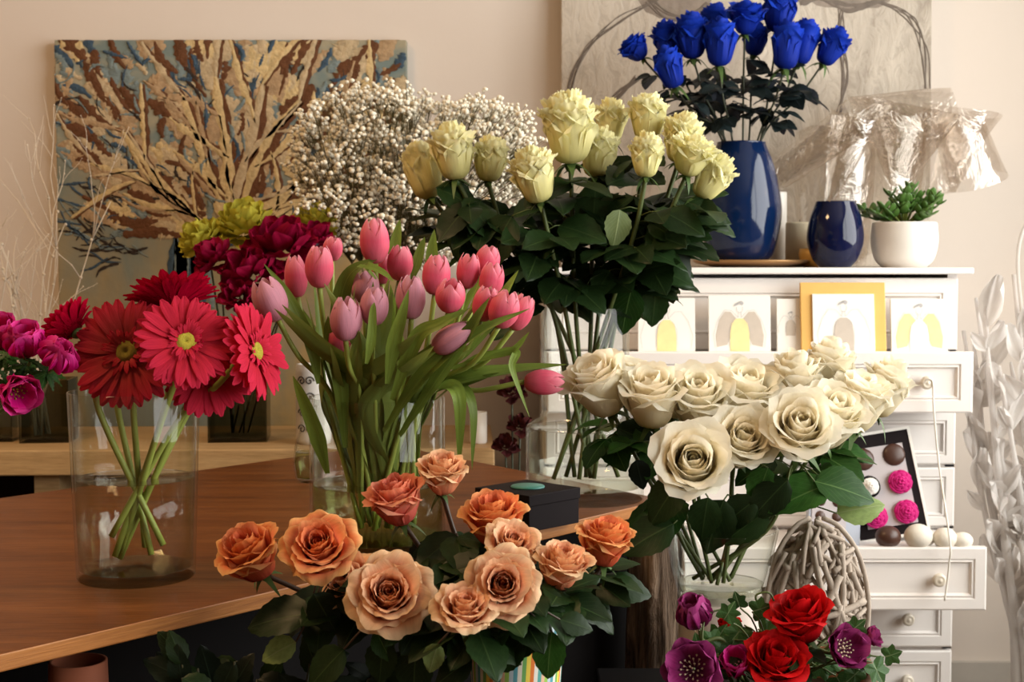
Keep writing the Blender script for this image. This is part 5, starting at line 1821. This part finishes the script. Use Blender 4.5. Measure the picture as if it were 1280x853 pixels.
# a bottle and a scroll-painted jar behind the tulip vase
bz = at(386, 560, 2.30)
glass_vase('glass_bottle', 'round-bellied pale green glass bottle behind the tulip vase', (bz.x, 2.30, TZ), [(pm(p, 2.3), z) for p, z in ((9, 0), (17, 0.008), (20, 0.035), (17, 0.062), (11, 0.085), (10, 0.11), (11, 0.125))], 0.002, 0.05, water='water_green', n=32, base=0.005)
jr = at(392, 520, 2.95)
j_ = thing('scroll_jar', 'white jar with black scroll ornament behind the tulips', 'jar', (jr.x, 2.95, BZ))
rj = pm(22, 2.95)
hj = zat(455, 2.95) - BZ
MB().lathe(vprof([(rj * 0.9, 0), (rj, 0.01), (rj, hj * 0.9), (rj * 0.95, hj)]), 32).build('jar_body', M['ceramic'], j_)
m = MB()
for q in range(4):
    for sg in (-1, 1):
        pts = []
        for k in range(16):
            a = k * 0.55
            rad = 0.010 * (1 - k / 18)
            u = -1.9 + 0.0 + sg * 0.25 + rad * math.cos(a) * sg / rj
            pts.append((math.cos(u) * (rj + 0.0006), math.sin(u) * (rj + 0.0006), hj * (0.2 + 0.2 * q) + rad * math.sin(a)))
        m.tube(pts, 0.0012, 5)
m.build('scroll_ornament', M['black'], j_)
cu = MB().lathe(vprof([(0.016, 0), (0.018, 0.004), (0.018, zat(515, 2.95) - BZ)], 0.002), 28).build('white_cup', M['ceramic'])
cu.location = (at(598, 540, 2.95).x, 2.95, BZ)
tag(cu, 'small plain white cup at the right end of the bench', 'cup')

# gypsophila
gf = at(470, 540, 3.02)
glass_vase('glass_vase', 'narrow glass vase holding the white gypsophila on the bench', (gf.x, 3.02, BZ), [(0.05, 0), (0.052, 0.004), (0.052, 0.10), (0.052, 0.20)], 0.003, 0.12, n=40)
gy = thing('gypsophila', 'cloud of tiny white gypsophila blossoms behind the tulips', 'flowers', (gf.x, 3.02, BZ + 0.02))
gl = gy.location.copy()
rng = random.Random(17)
gs, gfl = MB(), MB()
hub = [at(440 + 12 * k, 330, 2.84 + 0.02 * (k % 3)) for k in range(8)]
for hq in hub:
    gs.tube([p - gl for p in catmull([Vector((gf.x, 3.02, BZ + 0.03)), Vector((lerp(gf.x, hq.x, 0.4), 3.0, BZ + 0.2)), hq], 5)], 0.0014, 5)


def inside(px, py):
    a = ((px - 480) / 118) ** 2 + ((py - 212) / 104) ** 2 < 1
    b = ((px - 590) / 92) ** 2 + ((py - 195) / 72) ** 2 < 1
    c = ((px - 440) / 62) ** 2 + ((py - 160) / 50) ** 2 < 1
    d = ((px - 540) / 60) ** 2 + ((py - 290) / 50) ** 2 < 1
    e5 = ((px - 525) / 110) ** 2 + ((py - 190) / 62) ** 2 < 1
    e6 = ((px - 540) / 60) ** 2 + ((py - 163) / 38) ** 2 < 1
    return a or b or c or d or e5 or e6


cnt = 0
while cnt < 800:
    px, py = rng.uniform(365, 685), rng.uniform(108, 335)
    if not inside(px, py): continue
    cnt += 1
    Y = rng.uniform(2.62, 3.04)
    p = at(px, py, Y)
    hq = min(hub, key=lambda h: (h - p).length + rng.uniform(0, 0.05))
    fk = hq.lerp(p, 0.62) + Vector((0, 0, 0.012))
    gs.tube([hq - gl, fk - gl, p - gl], [0.0007, 0.0005, 0.0004], 4, False)
    for q in range(rng.randint(5, 9)):
        d = Vector((rng.gauss(0, 1), rng.gauss(0, 1), rng.gauss(0.2, 1)))
        d.normalize()
        e2 = p + d * rng.uniform(0.006, 0.022)
        gs.tube([fk.lerp(p, 0.6) - gl, e2 - gl], 0.0003, 3, False)
        rr = rng.uniform(0.0028, 0.0056)
        gfl.sphere(e2 - gl, rr, 7, 5, (1, 1, rng.uniform(0.7, 1.0)))
for i, v in enumerate(gfl.v):
    gfl.v[i] = v + Vector((rng.uniform(-1, 1), rng.uniform(-1, 1), rng.uniform(-1, 1))) * 0.0006
o = gfl.build('florets', M['gyp'], gy)
o['kind'] = 'stuff'
o = gs.build('sprigs', M['gyp_stem'], gy)
o['kind'] = 'stuff'

# white twigs at the far left
rng = random.Random(8)


def branch(mb, p, d, L, r, depth, gl_):
    n = 6
    pts = [p]
    for k in range(n):
        d = (d + Vector((rng.gauss(0, 0.13), rng.gauss(0, 0.13), rng.gauss(0.02, 0.10)))).normalized()
        pts.append(pts[-1] + d * L / n)
    mb.tube([q - gl_ for q in pts], [lerp(r, r * 0.45, k / n) for k in range(n + 1)], 5)
    for k in range(1, n + 1):
        if rng.random() < 0.8:
            mb.sphere(pts[k] + Vector((rng.uniform(-1, 1), 0, rng.uniform(-1, 1))) * r - gl_, r * 1.5, 5, 4)
    if depth:
        for k in range(3):
            q = pts[rng.randint(2, n)]
            dd = (d + Vector((rng.gauss(0, 0.5), rng.gauss(0, 0.3), rng.uniform(0, 0.4)))).normalized()
            branch(mb, q, dd, L * rng.uniform(0.3, 0.5), r * 0.55, depth - 1, gl_)


for k in range(11):
    f_ = Vector((c1.x + rng.uniform(-0.025, 0.02), c1.y + rng.uniform(-0.02, 0.02), BZ + 0.012))
    px = [52, 40, 22, 8, -6, 30, 15, 45, 2, -15, 58][k]
    py = [235, 300, 240, 260, 280, 330, 300, 345, 330, 300, 265][k]
    tip = at(px, py, 2.98 + rng.uniform(-0.03, 0.04))
    m = MB()
    branch(m, f_, (tip - f_).normalized(), (tip - f_).length, 0.0024, 2, f_)
    o = m.build('white_twig', M['white_twig'])
    o.location = f_
    tag(o, 'thin white painted bare twig against the wall at the far left', 'twig', 'white twigs at the far left')

# magenta anemones at the left edge
AF = Vector((-0.72, 1.52, TZ))
glass_vase('glass_vase', 'round glass vase of the magenta anemones beyond the left edge', tuple(AF), [(0.05, 0), (0.055, 0.005), (0.055, 0.09), (0.05, 0.18)], 0.003, 0.09, n=32)
AG = 'magenta anemones at the left edge'
for px, py, d, Y, ax, op, lb in ((68, 453, 80, 1.50, (0.5, -0.5, 0.55), 0.32, 'round magenta anemone nearest the gerbera vase'),
                                 (30, 438, 84, 1.52, (0.15, -0.5, 0.8), 0.42, 'magenta anemone in the middle of the left-edge bunch'),
                                 (2, 428, 80, 1.55, (0.0, -0.6, 0.8), 0.5, 'magenta anemone highest at the left edge'),
                                 (20, 488, 76, 1.50, (0.5, -0.65, -0.2), 0.6, 'drooping magenta anemone lowest at the left edge')):
    cup_flower('anemone', px, py, d, Y, ax, 'p_magenta', lb, AG, AF + Vector((RV.uniform(-0.02, 0.02), RV.uniform(-0.02, 0.02), 0.012)), n=12, openness=op, ruff='leaf_white')

# ------------------------------------------------------------------ the small black box with the teal disc
bc = Vector((0.0215, 1.935, TZ))
bx = thing('gift_box', 'small square black box with a teal disc on its lid', 'box', bc)
bx.rotation_euler.z = R(45.5)
MB().box((-0.0495, -0.050, 0), (0.0495, 0.050, 0.036)).build('box_body', M['box_black'], bx, smooth=False, bevel=0.001)
MB().box((-0.051, -0.0515, 0.034), (0.051, 0.0515, 0.049)).build('lid', M['box_black'], bx, smooth=False, bevel=0.001)
MB().lathe([(0.0001, 0.049), (0.023, 0.049), (0.0235, 0.0505), (0.022, 0.052), (0.0001, 0.0515)], 40).build('teal_disc', M['teal'], bx)

# ------------------------------------------------------------------ dark vase of dried flowers on the floor beyond the bench
o = lathe_thing(vprof(smooth_prof([(0.04, 0), (0.053, 0.12), (0.054, 0.35), (0.04, 0.58), (0.035, 0.66)])), 'floor_vase', M['dark_vase'], 'dark floor vase in the gap between bench and dresser', 'vase', (0.004, 2.79, 0))
fv = Vector((0.004, 2.79, 0.02))
for px, py, d, lb in ((640, 492, 40, 'upper dried dark red bloom in the shadowy gap'), (650, 535, 36, 'middle dried dark red bloom in the shadowy gap'), (632, 560, 34, 'lowest dried dark red bloom in the shadowy gap')):
    ruffled('dried_bloom', px, py, d, 2.80, (0, -0.6, 0.8), 'dried_red', lb, 'dried blooms in the dark floor vase', fv, n=16, stem='stem_dark')

# ------------------------------------------------------------------ grey stick heart, lower right
HY = 1.82
hcx = at(1019, 740, HY)
ht = thing('stick_heart', 'grey ball of woven weathered sticks behind the red roses', 'ornament', (hcx.x, HY, STZ))
hh = zat(652, HY) - STZ
rng = random.Random(33)
EC = Vector((0, 0, hh * 0.5))
rx, ry, rz = pm(64, HY), 0.05, hh * 0.5


def onell(a, el, k=1.0):
    # widest a third of the way up, narrower rounded top
    return EC + Vector((rx * k * math.cos(el) * math.cos(a), ry * k * math.cos(el) * math.sin(a), rz * k * math.sin(el)))


for k in range(190):
    a0 = rng.uniform(math.pi, 2 * math.pi) if k < 140 else rng.uniform(0, math.pi)
    e0 = math.asin(rng.uniform(-0.9, 0.98))
    ang = rng.uniform(0, 2 * math.pi)
    L = rng.uniform(0.8, 2.1)
    da, de = L * math.cos(ang) * 0.9, L * math.sin(ang) * 0.7
    lay = rng.uniform(0.82, 1.05)
    k_ = 1.0 + 0.05 * L
    p0, p1 = onell(a0 - da / 2, max(-1.5, min(1.5, e0 - de / 2)), lay), onell(a0 + da / 2, max(-1.5, min(1.5, e0 + de / 2)), lay)
    pmid = (p0 + p1) / 2
    pmid = pmid + (onell(a0, e0, lay) - pmid) * 0.6
    w_ = rng.uniform(0.0026, 0.0046)
    m = MB().tube(catmull([p0, pmid, p1], 3), [w_ * rng.uniform(0.8, 1.2) for _ in range(7)], 6)
    m.build('stick', M['stick'], ht)
for s_ in (-1, 1):
    pts = [onell(1.5 * math.pi + s_ * 1.25, e_, 1.05) for e_ in (-1.2, -0.6, 0, 0.6, 1.1, 1.45)]
    MB().tube(catmull(pts, 4), 0.0034, 7).build('hoop', M['stick'], ht)

# ------------------------------------------------------------------ basket of red roses, hellebores and ivy
KY = 1.52
kc = at(968, 853, KY)
kb = thing('basket', 'brown wicker basket under the red roses and ivy', 'basket', (kc.x, KY, STZ))
rk = pm(122, KY)
hk = zat(838, KY) - STZ
for k in range(9):
    z = 0.006 + (hk - 0.006) * k / 8
    rad = rk * lerp(0.78, 1.0, k / 8)
    pts = [(rad * math.cos(a), rad * math.sin(a), z + 0.003 * math.sin(12 * a + math.pi * (k % 2))) for a in [2 * math.pi * i / 48 for i in range(49)]]
    MB().tube(pts, hk / 17, 6, False).build('wicker_band', M['basket'], kb)
for k in range(24):
    a = 2 * math.pi * k / 24
    MB().tube([(rk * 0.78 * math.cos(a), rk * 0.78 * math.sin(a), 0), (rk * math.cos(a), rk * math.sin(a), hk + 0.004)], 0.003, 6).build('stake', M['basket'], kb)
MB().lathe([(0.0001, hk * 0.75), (rk * 0.9, hk * 0.75)], 32).build('soil', M['soil'], kb)
MB().lathe([(0.0001, 0.003), (rk * 0.78, 0.003)], 32).build('bottom', M['basket'], kb)
VK = vd((kc.x, KY, STZ), rk * 0.5, STZ + hk * 0.7, STZ + hk * 0.78, rk * 0.9)
kw = dict(stemmat='stem_rose', leafmat='leaf_rose', nleaf=2, leaflen=0.04, leafdown=0.8)
rose('red_rose', 1003, 776, 92, 1.48, (-0.25, -0.25, 0.93), 'mid', 'p_red', 'upper red rose in front of the stick ball', 'red roses in the basket', VK, **kw)
rose('red_rose', 968, 834, 92, 1.46, (0.05, -0.55, 0.83), 'mid', 'p_red', 'lower red rose cut by the bottom of the picture', 'red roses in the basket', VK, **kw)
rose('red_rose', 912, 792, 34, 1.58, (-0.1, -0.3, 0.95), 'tight', 'p_red', 'small red rosebud peeping out of the ivy', 'red roses in the basket', VK, **kw)
HG = 'purple hellebores in the basket'
kf = Vector((kc.x, KY, STZ + hk * 0.76))
for px, py, d, Y, ax, mt, op, lb in ((1052, 812, 72, 1.47, (0.35, -0.8, 0.4), 'p_helle', 0.75, 'purple hellebore with pale stamens at the right'),
                                 (1086, 798, 36, 1.50, (0.8, -0.4, 0.4), 'p_helle', 0.7, 'small purple hellebore turned away at the far right'),
                                 (872, 778, 84, 1.47, (-0.3, -0.35, 0.85), 'p_helle', 0.35, 'cupped purple hellebore at the upper left'),
                                 (866, 836, 88, 1.42, (-0.2, -0.85, 0.3), 'p_helle', 0.8, 'open dark purple hellebore at the lower left'),
                                 (922, 834, 70, 1.47, (-0.2, -0.6, 0.6), 'p_magenta', 0.5, 'magenta bloom between the lower left hellebore and the red rose')):
    cup_flower('hellebore', px, py, d, Y, ax, mt, lb, HG, kf + Vector((RV.uniform(-0.05, 0.05), RV.uniform(-0.04, 0.04), 0)), n=10, openness=op, stamens='cream', w=0.55)


def ivy_mesh():
    if 'ivy' in PM: return PM['ivy']
    tips = [(0, 1.0), (0.12, 0.86), (0.22, 0.68), (0.40, 0.70), (0.54, 0.62), (0.44, 0.44), (0.40, 0.32), (0.50, 0.16), (0.46, -0.02), (0.28, -0.06), (0.12, 0.0), (0.0, 0.06)]
    out = tips + [(-x, y) for x, y in reversed(tips[1:-1])]
    vs = [Vector((0, 0.35, 0.0))]
    uv = [(0.5, 0.35)]
    for x, y in out:
        vs.append(Vector((x, y, 0.10 * abs(x) - 0.14 * max(0, y - 0.3) ** 2 + 0.04 * math.sin(9 * x + 5 * y))))
        uv.append((0.5 + x * 0.8, y))
    n = len(out)
    me = mkmesh('ivy_leaf', vs, [(0, 1 + (i + 1) % n, 1 + i) for i in range(n)], M['leaf_ivy'], uv, False)
    PM['ivy'] = me
    return me


iv = thing('ivy', 'trailing variegated ivy winding among the red roses', 'plant', kf)
IL = [(905, 775, 34, 60), (918, 800, 40, 250), (895, 835, 38, 230), (890, 826, 30, 150), (940, 765, 34, 20), (955, 790, 50, 100), (975, 800, 40, 200), (1040, 760, 38, 70), (1030, 768, 34, 160), (1062, 790, 32, 40), (1090, 828, 40, 300), (1105, 822, 30, 20), (1020, 832, 34, 340), (1012, 842, 36, 250),
      (930, 782, 40, 230), (948, 812, 38, 280), (900, 800, 36, 190), (985, 770, 30, 140), (1075, 838, 30, 220), (925, 760, 28, 110), (880, 800, 34, 200), (1045, 845, 36, 300), (940, 830, 34, 60), (912, 815, 34, 330)]
rq = random.Random(12)
IL += [(rq.uniform(862, 1085), rq.uniform(785, 850), rq.uniform(28, 44), rq.uniform(0, 360)) for _ in range(34)]
vm = MB()
for k, (px, py, ln, ang) in enumerate(IL):
    Y = 1.46 + 0.05 * ((k * 7) % 5) / 4 + (0.05 if k > 23 else 0)
    if k > 1 and (math.hypot(px - 1003, py - 772) < 42 or math.hypot(px - 968, py - 832) < 48 or math.hypot(px - 868, py - 778) < 26):
        continue
    p = at(px, py, Y)
    ob('leaf', ivy_mesh(), iv, leaf_frame(p - kf, (math.cos(R(ang)), -0.15, math.sin(R(ang))), (RV.uniform(-0.4, 0.4), -1, RV.uniform(0, 0.6)), pm(ln * 0.82, Y)))
    vm.tube([p_ - Vector(kf) for p_ in catmull([kf, kf.lerp(p, 0.6) + Vector((0, -0.01, 0.02)), p], 4)], 0.001, 5)
for pts in ([(885, 850, 1.45), (878, 800, 1.45), (884, 770, 1.46), (908, 760, 1.47)], [(950, 762, 1.5), (945, 745, 1.5), (962, 742, 1.5), (970, 760, 1.5)]):
    vm.tube([q - Vector(kf) for q in catmull([at(*p) for p in pts], 6)], 0.0012, 5)
vm.build('vine', M['stem_rose'], iv)

# ------------------------------------------------------------------ foliage and urn in the dark under the table edge
uq = at(98, 850, 1.43)
zt_ = zat(826, 1.43)
o = lathe_thing(vprof(smooth_prof([(0.03, 0), (0.04, zt_ * 0.4), (0.045, zt_ * 0.9)]) + [(0.030, zt_ * 0.94), (0.029, zt_)], 0.004), 'urn', M['terracotta'], 'terracotta urn in the shadow under the table edge', 'urn', (uq.x, 1.43, 0), 40)
fq = Vector((at(300, 850, 1.42).x, 1.40, 0))
pb_ = lathe_thing(vprof([(0.07, 0), (0.09, 0.30)], 0.003), 'bucket', M['dark_vase'], 'dark bucket of greenery standing under the table edge', 'bucket', tuple(fq), 40)
gr = thing('greenery', 'dark leafy green stems in the shade under the table edge', 'foliage', fq + Vector((0, 0, 0.01)))
rng = random.Random(44)
gsm = MB()
for k in range(34):
    px, py = rng.uniform(225, 480), rng.uniform(826, 890)
    py = max(py, 825 - 0.18 * px + 15)
    Y = rng.uniform(1.36, 1.45)
    p = at(px, py, Y)
    gsm.tube([q - gr.location for q in catmull([fq + Vector((0, 0, 0.02)), Vector((lerp(fq.x, p.x, 0.3), fq.y, 0.4)), p], 6)], 0.0013, 5)
    for q in range(3):
        a = rng.uniform(0, 6.28)
        ob('leaf', leaf_mesh('leaf_dark' if (k + q) % 3 else 'leaf_rose', rng.randrange(5), 0.30), gr, leaf_frame(p - gr.location - Vector((0, 0, 0.02 * q)), (math.cos(a), rng.uniform(-0.5, 0.2), math.sin(a)), (rng.uniform(-.4, .4), -0.8, 0.5), rng.uniform(0.03, 0.05)))
gsm.build('stem', M['stem_dark'], gr)

# ------------------------------------------------------------------ bleached branches standing right of the dresser
rng = random.Random(61)
bl = Vector((1.14, 3.02, 0))
bb = thing('bleached_branches', 'bundle of bleached white branches with papery leaves by the right wall', 'branches', bl)
for k in range(11):
    px = 1212 + 8.5 * k
    top_ = at(px + rng.uniform(-25, 10), rng.uniform(330, 480), 3.0 + rng.uniform(-0.06, 0.08))
    f_ = bl + Vector((rng.uniform(-0.06, 0.08), rng.uniform(-0.05, 0.05), 0))
    pts = [f_, Vector((lerp(f_.x, top_.x, 0.25) + rng.uniform(-0.02, 0.02), f_.y, 0.3)), f_.lerp(top_, 0.65) + Vector((rng.uniform(-0.02, 0.02), 0, 0)), top_]
    P = catmull(pts, 7)
    m = MB()
    m.tube([p - bl for p in P], [lerp(0.013, 0.004, i / (len(P) - 1)) * rng.uniform(0.7, 1.35) for i in range(len(P))], 8)
    m.build('branch', M['bleached'], bb)
    for q in range(9):
        t = rng.uniform(0.3, 1.0)
        p = P[int(t * (len(P) - 1))]
        a = rng.uniform(40, 140)
        ob('papery_leaf', wavy_petal('bleached', q % 4, 0.22, 0.3, 0.08), bb, leaf_frame(p - bl, (math.cos(R(a)), rng.uniform(-0.4, 0.2), math.sin(R(a))), (rng.uniform(-.7, .7), -1, 0.2), rng.uniform(0.06, 0.12)))
lp = [at(px, py, 3.0) for px, py in ((1278, 400), (1272, 330), (1278, 290), (1290, 280), (1300, 320), (1296, 400))]
MB().tube([p - bl for p in catmull(lp, 6)], 0.004, 7).build('branch', M['bleached'], bb)
